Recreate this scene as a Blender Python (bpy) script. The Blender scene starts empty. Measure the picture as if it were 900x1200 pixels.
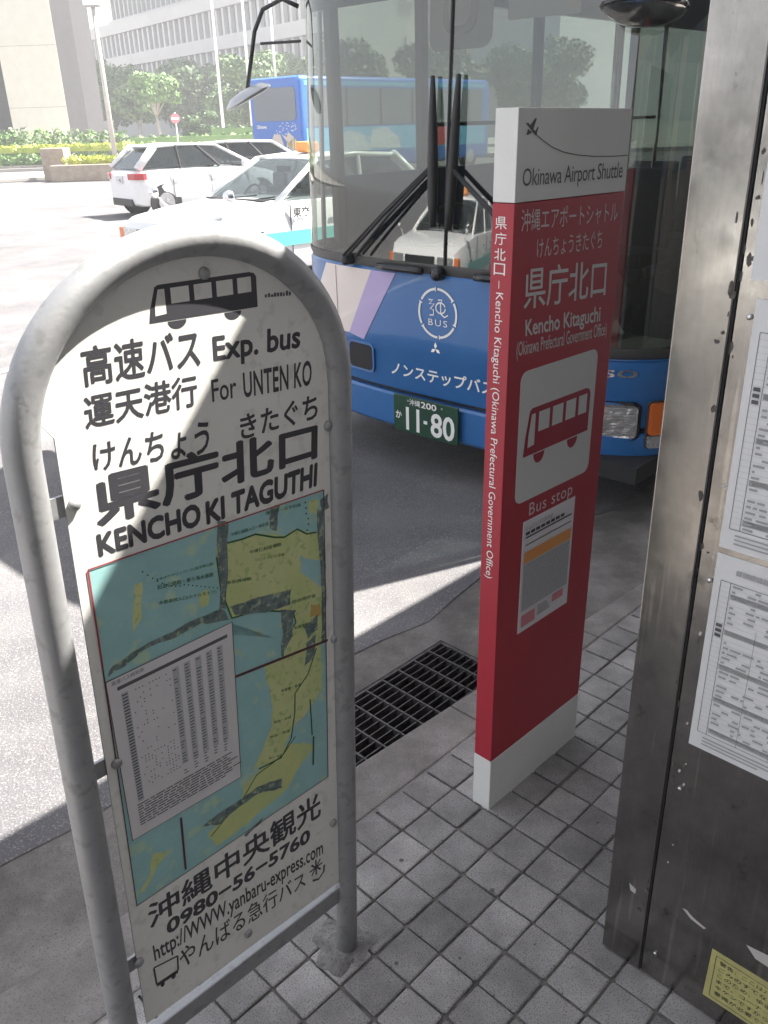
import bpy, bmesh, math, random
import numpy as np
from mathutils import Vector, Matrix
random.seed(7); rng = np.random.default_rng(7)
sc = bpy.context.scene
COL = sc.collection

# ---------------------------------------------------------------- camera
PITCH, ROLL, EYE = math.radians(24.7), math.radians(-1.8), 1.63
cF = Vector((0, math.cos(PITCH), -math.sin(PITCH))); cU0 = Vector((0, math.sin(PITCH), math.cos(PITCH))); cR0 = Vector((1, 0, 0))
cR = math.cos(ROLL) * cR0 + math.sin(ROLL) * cU0
cU = -math.sin(ROLL) * cR0 + math.cos(ROLL) * cU0
cam = bpy.data.cameras.new('camera'); camo = bpy.data.objects.new('camera', cam); COL.objects.link(camo)
cam.sensor_fit = 'VERTICAL'; cam.sensor_height = 24; cam.lens = 24 * 990 / 1200
cam.clip_start = .05; cam.clip_end = 3000
M = Matrix.Identity(4)
for i in range(3): M[i][0], M[i][1], M[i][2] = cR[i], cU[i], -cF[i]
M[2][3] = EYE
camo.matrix_world = M
sc.camera = camo
cam.dof.use_dof = False

# ---------------------------------------------------------------- street frame: a runs along the kerb, b towards the pavement
ANG = math.radians(44.77)
UA = Vector((math.cos(ANG), math.sin(ANG), 0)); VB = Vector((math.sin(ANG), -math.cos(ANG), 0)); OR = Vector((-.10, 1.87, 0))
def AB(a, b, z=0.0): return OR + a * UA + b * VB + Vector((0, 0, z))

# ---------------------------------------------------------------- light
SUN = (.72 * UA + .27 * VB + Vector((0, 0, 1))).normalized()
w = bpy.data.worlds.new('World'); sc.world = w; w.use_nodes = True
nt = w.node_tree; nt.nodes.clear()
sky = nt.nodes.new('ShaderNodeTexSky'); sky.sky_type = 'NISHITA'; sky.sun_disc = False
sky.sun_elevation = math.asin(SUN.z); sky.sun_rotation = math.atan2(SUN.x, SUN.y)
sky.dust_density = 3.0; sky.air_density = 1.0
tc = nt.nodes.new('ShaderNodeTexCoord'); mp = nt.nodes.new('ShaderNodeMapping'); mp.inputs['Scale'].default_value = (1, 1, 2.4)
no = nt.nodes.new('ShaderNodeTexNoise'); no.inputs['Scale'].default_value = 2.2; no.inputs['Detail'].default_value = 7; no.inputs['Roughness'].default_value = .55
cr = nt.nodes.new('ShaderNodeValToRGB'); cr.color_ramp.elements[0].position = .40; cr.color_ramp.elements[1].position = .62
mx = nt.nodes.new('ShaderNodeMixRGB'); mx.inputs['Color2'].default_value = (3.9, 4.0, 4.2, 1)
bg = nt.nodes.new('ShaderNodeBackground'); bg.inputs['Strength'].default_value = .05
wo = nt.nodes.new('ShaderNodeOutputWorld')
L = nt.links.new
L(tc.outputs['Generated'], mp.inputs['Vector']); L(mp.outputs['Vector'], no.inputs['Vector']); L(no.outputs['Fac'], cr.inputs['Fac'])
L(cr.outputs['Color'], mx.inputs['Fac']); L(sky.outputs['Color'], mx.inputs['Color1']); L(mx.outputs['Color'], bg.inputs['Color']); L(bg.outputs['Background'], wo.inputs['Surface'])
sl = bpy.data.lights.new('sun', 'SUN'); sl.energy = 5.0; sl.angle = math.radians(.55); sl.color = (1, .955, .88)
so = bpy.data.objects.new('sun', sl); COL.objects.link(so); so.rotation_euler = SUN.to_track_quat('Z', 'Y').to_euler(); so.location = (5, 0, 20)
sc.view_settings.view_transform = 'Standard'; sc.view_settings.look = 'None'; sc.view_settings.exposure = 2.45; sc.view_settings.gamma = 1

# ---------------------------------------------------------------- materials
def mat(name, col, rough=.6, metal=0., var=None, vscale=8., bump=0., bscale=60., spec=.5, obrand=0., emit=None, speck=None, spscale=400., coat=0., detail=6, stain=None):
    m = bpy.data.materials.new(name); m.use_nodes = True; t = m.node_tree; n = t.nodes; l = t.links.new
    b = n['Principled BSDF']; b.inputs['Roughness'].default_value = rough; b.inputs['Metallic'].default_value = metal
    b.inputs['Specular IOR Level'].default_value = spec; b.inputs['Coat Weight'].default_value = coat
    g = n.new('ShaderNodeTexCoord')
    cur = None
    if var is not None:
        x = n.new('ShaderNodeTexNoise'); x.inputs['Scale'].default_value = vscale; x.inputs['Detail'].default_value = detail; x.inputs['Roughness'].default_value = .62
        l(g.outputs['Object'], x.inputs['Vector'])
        r = n.new('ShaderNodeValToRGB'); r.color_ramp.elements[0].position = .36; r.color_ramp.elements[1].position = .66
        r.color_ramp.elements[0].color = (*col, 1); r.color_ramp.elements[1].color = (*var, 1)
        l(x.outputs['Fac'], r.inputs['Fac']); cur = r.outputs['Color']
    if speck is not None:
        x = n.new('ShaderNodeTexNoise'); x.inputs['Scale'].default_value = spscale; x.inputs['Detail'].default_value = 2
        l(g.outputs['Object'], x.inputs['Vector'])
        r = n.new('ShaderNodeValToRGB'); r.color_ramp.elements[0].position = .56; r.color_ramp.elements[1].position = .66
        l(x.outputs['Fac'], r.inputs['Fac'])
        k = n.new('ShaderNodeMixRGB'); k.inputs['Color2'].default_value = (*speck, 1)
        if cur: l(cur, k.inputs['Color1'])
        else: k.inputs['Color1'].default_value = (*col, 1)
        l(r.outputs['Color'], k.inputs['Fac']); cur = k.outputs['Color']
    if obrand:
        oi = n.new('ShaderNodeObjectInfo'); mr = n.new('ShaderNodeMapRange'); mr.inputs['To Min'].default_value = 1 - obrand; mr.inputs['To Max'].default_value = 1 + obrand
        l(oi.outputs['Random'], mr.inputs['Value'])
        k = n.new('ShaderNodeMixRGB'); k.blend_type = 'MULTIPLY'; k.inputs['Fac'].default_value = 1
        if cur: l(cur, k.inputs['Color1'])
        else: k.inputs['Color1'].default_value = (*col, 1)
        l(mr.outputs['Result'], k.inputs['Color2']); cur = k.outputs['Color']
    if stain:
        gp = n.new('ShaderNodeNewGeometry'); x = n.new('ShaderNodeTexNoise'); x.inputs['Scale'].default_value = stain[0]; x.inputs['Detail'].default_value = 8; x.inputs['Roughness'].default_value = .7
        l(gp.outputs['Position'], x.inputs['Vector'])
        mr = n.new('ShaderNodeMapRange'); mr.inputs['From Min'].default_value = .35; mr.inputs['From Max'].default_value = .65; mr.inputs['To Min'].default_value = stain[1]; mr.inputs['To Max'].default_value = stain[2]
        l(x.outputs['Fac'], mr.inputs['Value'])
        k = n.new('ShaderNodeMixRGB'); k.blend_type = 'MULTIPLY'; k.inputs['Fac'].default_value = 1
        if cur: l(cur, k.inputs['Color1'])
        else: k.inputs['Color1'].default_value = (*col, 1)
        l(mr.outputs['Result'], k.inputs['Color2']); cur = k.outputs['Color']
    if cur: l(cur, b.inputs['Base Color'])
    else: b.inputs['Base Color'].default_value = (*col, 1)
    if bump:
        x = n.new('ShaderNodeTexNoise'); x.inputs['Scale'].default_value = bscale; x.inputs['Detail'].default_value = 5
        l(g.outputs['Object'], x.inputs['Vector'])
        bp = n.new('ShaderNodeBump'); bp.inputs['Strength'].default_value = bump; bp.inputs['Distance'].default_value = .01
        l(x.outputs['Fac'], bp.inputs['Height']); l(bp.outputs['Normal'], b.inputs['Normal'])
    if emit: b.inputs['Emission Color'].default_value = (*emit, 1); b.inputs['Emission Strength'].default_value = 1
    return m
def glassmat(name, tint, refl_rough=.02, thru=.8, ior=1.5, gain=1.0, base=(.02, .025, .025)):
    """thin tinted pane: transparent tint + dark film + fresnel reflection"""
    m = bpy.data.materials.new(name); m.use_nodes = True; t = m.node_tree; n = t.nodes; l = t.links.new; n.clear()
    o = n.new('ShaderNodeOutputMaterial'); tr = n.new('ShaderNodeBsdfTransparent'); tr.inputs['Color'].default_value = (*tint, 1)
    df = n.new('ShaderNodeBsdfDiffuse'); df.inputs['Color'].default_value = (*base, 1)
    gl = n.new('ShaderNodeBsdfGlossy'); gl.inputs['Roughness'].default_value = refl_rough; gl.inputs['Color'].default_value = (.95, .97, .95, 1)
    fr = n.new('ShaderNodeLayerWeight'); fr.inputs['Blend'].default_value = .5          # 1 - |N.V|, the same from both sides
    pw = n.new('ShaderNodeMath'); pw.operation = 'POWER'; pw.inputs[1].default_value = 5; l(fr.outputs['Facing'], pw.inputs[0])
    f0 = ((ior - 1) / (ior + 1)) ** 2 * gain
    mu = n.new('ShaderNodeMath'); mu.operation = 'MULTIPLY_ADD'; mu.inputs[1].default_value = 1 - f0; mu.inputs[2].default_value = f0; mu.use_clamp = True
    m1 = n.new('ShaderNodeMixShader'); m1.inputs['Fac'].default_value = thru; m2 = n.new('ShaderNodeMixShader')
    l(df.outputs[0], m1.inputs[1]); l(tr.outputs[0], m1.inputs[2]); l(pw.outputs[0], mu.inputs[0]); l(mu.outputs[0], m2.inputs['Fac'])
    l(m1.outputs[0], m2.inputs[1]); l(gl.outputs[0], m2.inputs[2]); l(m2.outputs[0], o.inputs['Surface'])
    return m
MT = dict(
    asphalt=mat('asphalt', (.105, .102, .112), .9, var=(.15, .145, .148), vscale=2.5, speck=(.24, .23, .22), spscale=140, bump=.6, bscale=160, detail=9, stain=(.7, .72, 1.12)),
    concrete=mat('gutter_concrete', (.13, .12, .11), .9, var=(.20, .185, .175), vscale=5, speck=(.09, .085, .08), spscale=260, bump=.35, bscale=120, stain=(2.5, .7, 1.15)),
    kerb=mat('kerb_concrete', (.20, .185, .17), .88, var=(.27, .25, .24), vscale=6, speck=(.14, .13, .12), spscale=300, bump=.3, bscale=150, stain=(3, .72, 1.1)),
    joint=mat('joint_grime', (.075, .07, .066), .95, var=(.20, .185, .17), vscale=18, bump=.4, bscale=200),
    paver=mat('granite_paver', (.245, .232, .225), .84, var=(.325, .31, .30), vscale=9, speck=(.085, .085, .09), spscale=330, bump=.25, bscale=260, obrand=.26, stain=(3.2, .66, 1.15)),
    dirt=mat('pavement_dirt', (.15, .14, .135), .95, var=(.25, .24, .23), vscale=30, speck=(.10, .10, .10), spscale=200, bump=.6, bscale=90),
    plaza=mat('plaza_concrete', (.34, .32, .30), .9, var=(.42, .40, .37), vscale=.6, bump=.2),
    paintw=mat('road_paint', (.75, .75, .72), .7, var=(.5, .5, .48), vscale=12),
    galv=mat('galvanised_pipe', (.33, .335, .345), .5, .45, var=(.37, .37, .375), vscale=20, bump=.05, bscale=160, speck=(.29, .29, .29), spscale=45),
    panel=mat('aged_white_panel', (.76, .75, .71), .5, var=(.83, .82, .78), vscale=5, speck=(.70, .69, .65), spscale=45, detail=8),
    paneledge=mat('panel_edge', (.16, .16, .17), .7),
    ink=mat('black_ink', (.045, .045, .052), .5), inkg=mat('faded_ink', (.10, .10, .11), .6), inkl=mat('pale_print', (.36, .36, .38), .6), inkf=mat('grey_ink', (.22, .22, .23), .6),
    redline=mat('red_line', (.35, .05, .06), .5), maroon=mat('maroon_line', (.10, .03, .04), .5),
    sea=mat('map_sea', (.35, .60, .61), .45, var=(.30, .53, .52), vscale=11, speck=(.44, .62, .48), spscale=30), land=mat('map_land', (.54, .62, .26), .45, var=(.64, .66, .34), vscale=16, speck=(.42, .55, .22), spscale=90),
    land2=mat('map_yellow', (.60, .64, .26), .45, var=(.50, .60, .28), vscale=20), land3=mat('map_orange', (.55, .38, .12), .45), road=mat('map_route', (.03, .12, .05), .45),
    smudge=mat('peeled_tape', (.09, .13, .13), .6, var=(.20, .26, .24), vscale=60, speck=(.34, .42, .30), spscale=110),
    paper=mat('paper', (.72, .70, .72), .6, var=(.66, .64, .65), vscale=8), paper2=mat('poster_paper', (.74, .74, .75), .55, var=(.68, .68, .69), vscale=4),
    red=mat('signal_red', (.39, .020, .038), .42, var=(.355, .019, .036), vscale=3, bump=.04, bscale=300), redi=mat('icon_red', (.30, .012, .035), .45),
    white=mat('sign_white', (.72, .72, .70), .42, var=(.66, .66, .64), vscale=4, bump=.04, bscale=300), pale=mat('sign_pale_panel', (.60, .60, .59), .45), whitei=mat('white_lettering', (.82, .82, .80), .45), pinkw=mat('rose_lettering', (.66, .56, .57), .5),
    orange=mat('orange_print', (.72, .30, .08), .5), pinkp=mat('pink_print', (.62, .22, .26), .5), greyp=mat('grey_print', (.47, .48, .50), .5),
    yellow=mat('yellow_sticker', (.52, .49, .19), .5, var=(.43, .40, .17), vscale=30),
    steelr=mat('rivet_steel', (.7, .7, .7), .25, 1.0), scuff=mat('scuff', (.5, .48, .46), .6),
    blue=mat('bus_blue', (.022, .13, .37), .3, coat=.5, var=(.028, .145, .38), vscale=3), cream=mat('bus_cream', (.72, .64, .60), .35, coat=.4), lav=mat('bus_lavender', (.42, .34, .60), .35, coat=.4),
    black=mat('black_rubber', (.012, .012, .014), .5), blackg=mat('gloss_black', (.012, .013, .016), .18), dark=mat('dark_cavity', (.02, .02, .023), .8),
    trim=mat('grey_trim', (.055, .055, .055), .45), chrome=mat('chrome', (.8, .8, .8), .12, 1.0), silver=mat('silver_paint', (.45, .46, .47), .35, .6),
    plateg=mat('plate_green', (.008, .05, .028), .4, var=(.012, .065, .035), vscale=20), amber=mat('amber_lens', (.75, .16, .02), .22, coat=.8), clear=mat('lamp_reflector', (.62, .63, .62), .16, .85, bump=1.0, bscale=26), lens=mat('clear_lens', (.5, .5, .5), .15, .5, bump=.8, bscale=45),
    carw=mat('car_white', (.78, .79, .80), .3, coat=.5), teal=mat('car_teal', (.14, .55, .52), .35, coat=.4), tyre=mat('tyre', (.02, .02, .02), .8), rim=mat('wheel_rim', (.5, .5, .52), .3, .8),
    redlens=mat('red_lens', (.45, .02, .03), .2, coat=.8), seat=mat('seat_fabric', (.05, .055, .08), .8), seatb=mat('seat_blue', (.04, .06, .10), .8), inter=mat('interior_grey', (.12, .12, .12), .7), interl=mat('interior_light', (.30, .30, .29), .7),
    coach=mat('coach_blue', (.015, .13, .50), .3, coat=.5), coachl=mat('coach_sky_blue', (.12, .42, .66), .35, coat=.4), dolph=mat('dolphin_grey', (.52, .60, .66), .5), fish=mat('fish_yellow', (.75, .55, .08), .5), beige=mat('fish_beige', (.60, .52, .45), .5),
    bark=mat('bark', (.16, .12, .09), .9, var=(.24, .20, .16), vscale=6, bump=.5), barkp=mat('pale_bark', (.34, .30, .25), .9, var=(.45, .41, .35), vscale=5),
    leafd=mat('leaf_dark', (.055, .10, .04), .6, var=(.09, .15, .055), vscale=.8), leafm=mat('leaf_mid', (.075, .14, .045), .6, var=(.12, .20, .06), vscale=.8), leafl=mat('leaf_light', (.10, .19, .05), .6, var=(.15, .26, .07), vscale=.8), leafy=mat('leaf_yellow', (.30, .36, .03), .6, var=(.38, .42, .05), vscale=2),
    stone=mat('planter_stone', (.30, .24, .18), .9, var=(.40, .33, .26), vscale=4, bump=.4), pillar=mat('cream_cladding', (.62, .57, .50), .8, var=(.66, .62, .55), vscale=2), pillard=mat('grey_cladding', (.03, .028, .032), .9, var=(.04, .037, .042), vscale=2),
    bldg=mat('facade_concrete', (.55, .54, .52), .8, var=(.62, .61, .59), vscale=.2), bglass=mat('facade_glass', (.16, .18, .20), .3), brick=mat('far_red_tower', (.34, .17, .13), .8), pinkb=mat('far_pink_wall', (.48, .40, .38), .8),
    pole=mat('painted_pole', (.42, .38, .34), .6, var=(.50, .46, .42), vscale=5), roofm=mat('shade_roof_metal', (.35, .35, .36), .5, .3), office=mat('office_wall', (.36, .32, .27), .85, var=(.42, .38, .32), vscale=.4),
)
def steelmat():
    m = bpy.data.materials.new('stained_stainless'); m.use_nodes = True; t = m.node_tree; n = t.nodes; l = t.links.new
    b = n['Principled BSDF']; b.inputs['Metallic'].default_value = 1
    g = n.new('ShaderNodeTexCoord')
    def noise(sc_, det, scale=(1, 1, 1), ro=.6):
        mp_ = n.new('ShaderNodeMapping'); mp_.inputs['Scale'].default_value = scale; l(g.outputs['Object'], mp_.inputs['Vector'])
        x = n.new('ShaderNodeTexNoise'); x.inputs['Scale'].default_value = sc_; x.inputs['Detail'].default_value = det; x.inputs['Roughness'].default_value = ro; l(mp_.outputs['Vector'], x.inputs['Vector']); return x.outputs['Fac']
    def rng_(src, a0, a1, b0, b1):
        q = n.new('ShaderNodeMapRange'); q.inputs['From Min'].default_value = a0; q.inputs['From Max'].default_value = a1; q.inputs['To Min'].default_value = b0; q.inputs['To Max'].default_value = b1; l(src, q.inputs['Value']); return q.outputs['Result']
    def mul(a_, b_):
        q = n.new('ShaderNodeMath'); q.operation = 'MULTIPLY'; l(a_, q.inputs[0]); l(b_, q.inputs[1]); return q.outputs[0]
    film = rng_(noise(5, 9, (1, 1, .8), .7), .36, .64, .68, 1.10)                 # broad uneven film
    grain = rng_(noise(260, 3, (1, 1, .04)), .3, .7, .94, 1.04)               # fine vertical brushing
    scr = rng_(noise(60, 2, (1, 1, .05), .4), .64, .70, 1.0, 1.35)            # a few long scratches
    grime = rng_(noise(17, 12, (1, 1, .8), .8), .58, .66, 1.0, .50)          # small corroded specks
    v = mul(mul(film, grain), mul(scr, grime))
    k = n.new('ShaderNodeMixRGB'); k.blend_type = 'MULTIPLY'; k.inputs['Fac'].default_value = 1; k.inputs['Color1'].default_value = (.38, .365, .35, 1); l(v, k.inputs['Color2']); l(k.outputs['Color'], b.inputs['Base Color'])
    l(rng_(noise(22, 7), .3, .7, .14, .27), b.inputs['Roughness'])
    bp = n.new('ShaderNodeBump'); bp.inputs['Strength'].default_value = .10; bp.inputs['Distance'].default_value = .01
    l(noise(6, 2), bp.inputs['Height']); l(bp.outputs['Normal'], b.inputs['Normal'])
    return m
MT['steel'] = steelmat(); MT['stain'] = mat('glue_stain', (.07, .06, .055), .8, var=(.13, .12, .11), vscale=80)
MT['ws'] = glassmat('windscreen_glass', (.36, .40, .36), .015, .88, 1.55, 2.7, (.07, .07, .065))
MT['wside'] = glassmat('side_window_glass', (.40, .44, .42), .02, .93, 1.5, 1.0)
MT['privacy'] = glassmat('dark_tinted_glass', (.16, .19, .18), .02, .9, 1.5, 1.2)
MT['carglass'] = glassmat('car_window_glass', (.45, .50, .50), .02, .75, 1.5, 1.2)
MT['tint'] = glassmat('privacy_glass', (.15, .16, .17), .03, .5, 1.5, 1.2)

# ---------------------------------------------------------------- geometry helpers
class MB:
    def __init__(s): s.v = []; s.f = []; s.m = []
    def add(s, vs, fs, mi=0):
        k = len(s.v); s.v += [tuple(p) for p in vs]; s.f += [tuple(i + k for i in f) for f in fs]; s.m += [mi] * len(fs); return s
    def box(s, lo, hi, mi=0, mx=None):
        x0, y0, z0 = lo; x1, y1, z1 = hi
        vs = [Vector(p) for p in ((x0, y0, z0), (x1, y0, z0), (x1, y1, z0), (x0, y1, z0), (x0, y0, z1), (x1, y0, z1), (x1, y1, z1), (x0, y1, z1))]
        if mx: vs = [mx @ p for p in vs]
        return s.add(vs, [(3, 2, 1, 0), (4, 5, 6, 7), (0, 1, 5, 4), (1, 2, 6, 5), (2, 3, 7, 6), (3, 0, 4, 7)], mi)
    def prism(s, pts, z0, z1, mi=0):
        n = len(pts); vs = [(x, y, z0) for x, y in pts] + [(x, y, z1) for x, y in pts]
        return s.add(vs, [tuple(range(n - 1, -1, -1)), tuple(range(n, 2 * n))] + [(i, (i + 1) % n, n + (i + 1) % n, n + i) for i in range(n)], mi)
    def tube(s, path, r, seg=12, mi=0, caps=True):
        path = [Vector(p) for p in path]; n = len(path); rs = r if hasattr(r, '__len__') else [r] * n
        base = len(s.v); up = None
        for i, p in enumerate(path):
            d = (path[min(i + 1, n - 1)] - path[max(i - 1, 0)]).normalized()
            if up is None: up = d.orthogonal().normalized()
            up = (up - d * up.dot(d)).normalized(); sd = d.cross(up)
            for k in range(seg):
                a = 2 * math.pi * k / seg; s.v.append(tuple(p + (up * math.cos(a) + sd * math.sin(a)) * rs[i]))
        for i in range(n - 1):
            for k in range(seg):
                a = base + i * seg + k; b = base + i * seg + (k + 1) % seg
                s.f.append((a, b, b + seg, a + seg)); s.m.append(mi)
        if caps:
            s.f.append(tuple(base + k for k in range(seg - 1, -1, -1))); s.f.append(tuple(base + (n - 1) * seg + k for k in range(seg))); s.m += [mi, mi]
        return s
    def lathe(s, c, axis, prof, seg=20, mi=0):
        c = Vector(c); ax = Vector(axis).normalized(); e = ax.orthogonal().normalized(); g = ax.cross(e); base = len(s.v)
        for r, h in prof:
            for k in range(seg):
                a = 2 * math.pi * k / seg; s.v.append(tuple(c + ax * h + (e * math.cos(a) + g * math.sin(a)) * max(r, 1e-4)))
        for i in range(len(prof) - 1):
            for k in range(seg):
                a = base + i * seg + k; b = base + i * seg + (k + 1) % seg; s.f.append((a, b, b + seg, a + seg)); s.m.append(mi)
        s.f.append(tuple(base + k for k in range(seg - 1, -1, -1))); s.f.append(tuple(base + (len(prof) - 1) * seg + k for k in range(seg))); s.m += [mi, mi]
        return s
    def grid(s, fn, us, vs_, mi=0):
        base = len(s.v); nu, nv = len(us), len(vs_)
        for b in vs_:
            for a in us: s.v.append(tuple(fn(a, b)))
        for j in range(nv - 1):
            for i in range(nu - 1):
                k = base + j * nu + i; s.f.append((k, k + 1, k + nu + 1, k + nu)); s.m.append(mi)
        return s
    def build(s, name, mats, parent=None, smooth=False, bevel=0, auto=None, solid=0):
        me = bpy.data.meshes.new(name); me.from_pydata(s.v, [], s.f)
        for m in (mats if isinstance(mats, (list, tuple)) else [mats]): me.materials.append(m)
        if len(me.materials) > 1: me.polygons.foreach_set('material_index', s.m)
        if smooth: me.polygons.foreach_set('use_smooth', [True] * len(me.polygons))
        me.update(); o = bpy.data.objects.new(name, me); COL.objects.link(o)
        if parent: o.parent = parent
        if smooth and auto:
            me.set_sharp_from_angle(angle=math.radians(auto))
        if bevel:
            b = o.modifiers.new('bevel', 'BEVEL'); b.width = bevel; b.segments = 2; b.limit_method = 'ANGLE'; b.angle_limit = math.radians(40)
        if solid:
            b = o.modifiers.new('solid', 'SOLIDIFY'); b.thickness = solid; b.offset = -1
        return o
def tag(o, label=None, cat=None, group=None, kind=None):
    if label: o['label'] = label
    if cat: o['category'] = cat
    if group: o['group'] = group
    if kind: o['kind'] = kind
    return o
def thing(name, label, cat, mtx=None, group=None):
    o = bpy.data.objects.new(name, None); COL.objects.link(o); o.empty_display_size = .1
    if mtx is not None: o.matrix_world = mtx
    return tag(o, label, cat, group)
def frame(o, x, y, z):
    m = Matrix.Identity(4)
    for i in range(3): m[i][0], m[i][1], m[i][2], m[i][3] = x[i], y[i], z[i], o[i]
    return m
def copy_tree(o, parent=None):
    c = o.copy(); COL.objects.link(c); c.parent = parent
    for ch in list(o.children): copy_tree(ch, c)
    return c
_tx = {}
def text_geo(s, bold=0., spacing=1.0, line=1.0):
    k = (s, bold, spacing)
    if k in _tx: return _tx[k]
    c = bpy.data.curves.new('t', 'FONT'); c.body = s; c.resolution_u = 3; c.offset = bold; c.space_character = spacing; c.space_line = line; c.align_x = 'CENTER' if '\n' in s else 'LEFT'
    o = bpy.data.objects.new('t', c); COL.objects.link(o); bpy.context.view_layer.update()
    me = bpy.data.meshes.new_from_object(o.evaluated_get(bpy.context.evaluated_depsgraph_get()))
    v = np.array([p.co[:2] for p in me.vertices]); f = [tuple(p.vertices) for p in me.polygons]
    bpy.data.objects.remove(o); bpy.data.curves.remove(c); bpy.data.meshes.remove(me)
    lo, hi = v.min(0), v.max(0); r = ((v - lo) / (hi - lo), f, (hi - lo)); _tx[k] = r; return r
def quadmap(tl, tr, bl, br):
    tl, tr, bl, br = [np.array(q, float) for q in (tl, tr, bl, br)]
    return lambda s, t: bl + (br - bl) * s + (tl - bl) * t + (tr - tl - br + bl) * s * t
def lettering(s, q, P, m, parent, bold=0., name='lettering', spacing=1.):
    """text s fitted to the quad q (in surface coordinates) and laid on the surface P(x, z); heavier weights are built from slightly shifted copies of the glyphs"""
    v, f, sz = text_geo(s, 0., spacing); qm = quadmap(*q) if hasattr(q[0], '__len__') else quadmap((q[0], q[3]), (q[1], q[3]), (q[0], q[2]), (q[1], q[2]))
    b = MB(); sh = [(0, 0)]
    bw = bold * 1.15
    if bw > .004: sh = [(math.cos(t), math.sin(t)) for t in (.4, 1.45, 2.5, 3.55, 4.6, 5.65)] if bw > .015 else [(-.8, -.3), (.8, .3), (0, .6)]
    e1, e2 = P(*qm(.5, .5)), P(*qm(.51, .5)); e3 = P(*qm(.5, .51)); nrm = (e2 - e1).cross(e3 - e1).normalized()
    kx, ky = bw / sz[0], bw / sz[1]
    for i, (dx, dy) in enumerate(sh):
        vs = []
        for a, c in v:
            a2 = (a * (1 - 2 * kx) + kx) + dx * kx; c2 = (c * (1 - 2 * ky) + ky) + dy * ky
            vs.append(P(*qm(a2, c2)) + nrm * (i * .000012))
        b.add(vs, f)
    return b.build(name, m, parent)
def poly(P, pts, b=None, mi=0):
    b = b or MB(); b.add([P(*p) for p in pts], [tuple(range(len(pts)))], mi); return b
def rect(P, x0, x1, z0, z1, b=None, mi=0): return poly(P, [(x0, z0), (x1, z0), (x1, z1), (x0, z1)], b, mi)
def stroke(P, pts, w_, b=None, mi=0):
    b = b or MB(); pts = [Vector(p) for p in pts]; n = len(pts); vs = []
    for i, p in enumerate(pts):
        d = (pts[min(i + 1, n - 1)] - pts[max(i - 1, 0)]).normalized(); q = Vector((-d.y, d.x)) * w_ / 2
        vs += [P(*(p - q)), P(*(p + q))]
    b.add(vs, [(2 * i, 2 * i + 2, 2 * i + 3, 2 * i + 1) for i in range(n - 1)], mi); return b
def disc(P, cx, cz, rx, rz, n=20, b=None, a0=0, a1=2 * math.pi, mi=0):
    full = abs(a1 - a0 - 2 * math.pi) < 1e-6; k = n if full else n + 1
    return poly(P, [(cx + rx * math.cos(a0 + (a1 - a0) * i / n), cz + rz * math.sin(a0 + (a1 - a0) * i / n)) for i in range(k)], b, mi)
def rrect(x0, x1, z0, z1, r, n=5):
    p = []
    for cx, cz, a in ((x1 - r, z0 + r, -90), (x1 - r, z1 - r, 0), (x0 + r, z1 - r, 90), (x0 + r, z0 + r, 180)):
        for i in range(n + 1): t = math.radians(a + 90 * i / n); p.append((cx + r * math.cos(t), cz + r * math.sin(t)))
    return p
def bus_icon(P, q, m, mbk, parent, P2):
    """pictogram of a small bus facing left, in the quad q; window panes in the ground colour lie on it"""
    Q = quadmap(*q); A = lambda x, z: P(*Q(x, z)); Bk = lambda x, z: P2(*Q(x, z))
    body = [(0, .20), (.02, .52), (.07, .96), (.10, 1.0), (.93, 1.0), (.98, .96), (1, .88), (1, .20)]
    b = poly(A, body)
    for cx in (.235, .75): disc(A, cx, .18, .082, .18, 14, b, math.pi, 2 * math.pi)
    o = b.build('bus_pictogram', m, parent)
    g = MB(); poly(Bk, [(.055, .34), (.15, .36), (.15, .90), (.095, .90), (.06, .55)], g)
    for x0, x1 in ((.20, .36), (.405, .565), (.61, .765), (.81, .945)):
        poly(Bk, [(x0, .56), (x1, .56), (x1, .90), (x0, .90)], g)
    g.build('pictogram_window', mbk, o)
    return o

# ================================================================ SETTING
RZ = -.15
def ground_quad(name, pts, z, m):
    b = MB(); b.add([AB(a, c, z) for a, c in pts], [tuple(range(len(pts)))]); return tag(b.build(name, m), kind='structure')
b = MB(); b.add([(-900, -300, RZ - .01), (900, -300, RZ - .01), (900, 1500, RZ - .01), (-900, 1500, RZ - .01)], [(0, 1, 2, 3)])
# gutter is cut for the drain pit
def kb(a): return .006 + .052 * a          # the kerb line drifts a little against the paving grid
GA0, GA1, GB0, GB1 = -.14, .725, -.315, -.012
b = MB()
for (a0, a1) in ((-14, -6), (-6, -2.5), (-2.5, GA0), (GA1, 2.6), (2.6, 7), (7, 20)):
    b.add([AB(a0, -.60, -.105), AB(a1, -.60, -.105), AB(a1, min(kb(a1), .12) + .02, -.085), AB(a0, max(kb(a0), -.12) + .02, -.085)], [(3, 2, 1, 0)])
b.add([AB(GA0, -.60, -.105), AB(GA1, -.60, -.105), AB(GA1, GB0, -.095), AB(GA0, GB0, -.095)], [(3, 2, 1, 0)])
g = tag(b.build('gutter', MT['concrete']), kind='structure')
b = MB()
far = [(-300, -.46), (-300, -60), (300, -60), (300, -.46)]
jag = [(a, -.475 + .03 * math.sin(a * 9) + .02 * math.sin(a * 23 + 1)) for a in np.arange(14, -14.1, -.12)]
b.add([AB(a, c, RZ + .055 if abs(a) < 200 and c > -1 else RZ + .055) for a, c in []], [])
vs = []; fs = []
bands = [0, -.35, -1.2, -4, -12, -40, -150, -900]; lift = [.0525, .047, .035, .012, 0, 0, 0, 0]
acols = [-900, -200, -60, -14] + [float(x) for x in np.arange(-13.8, 14, .2)] + [14, 60, 200, 900]
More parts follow.
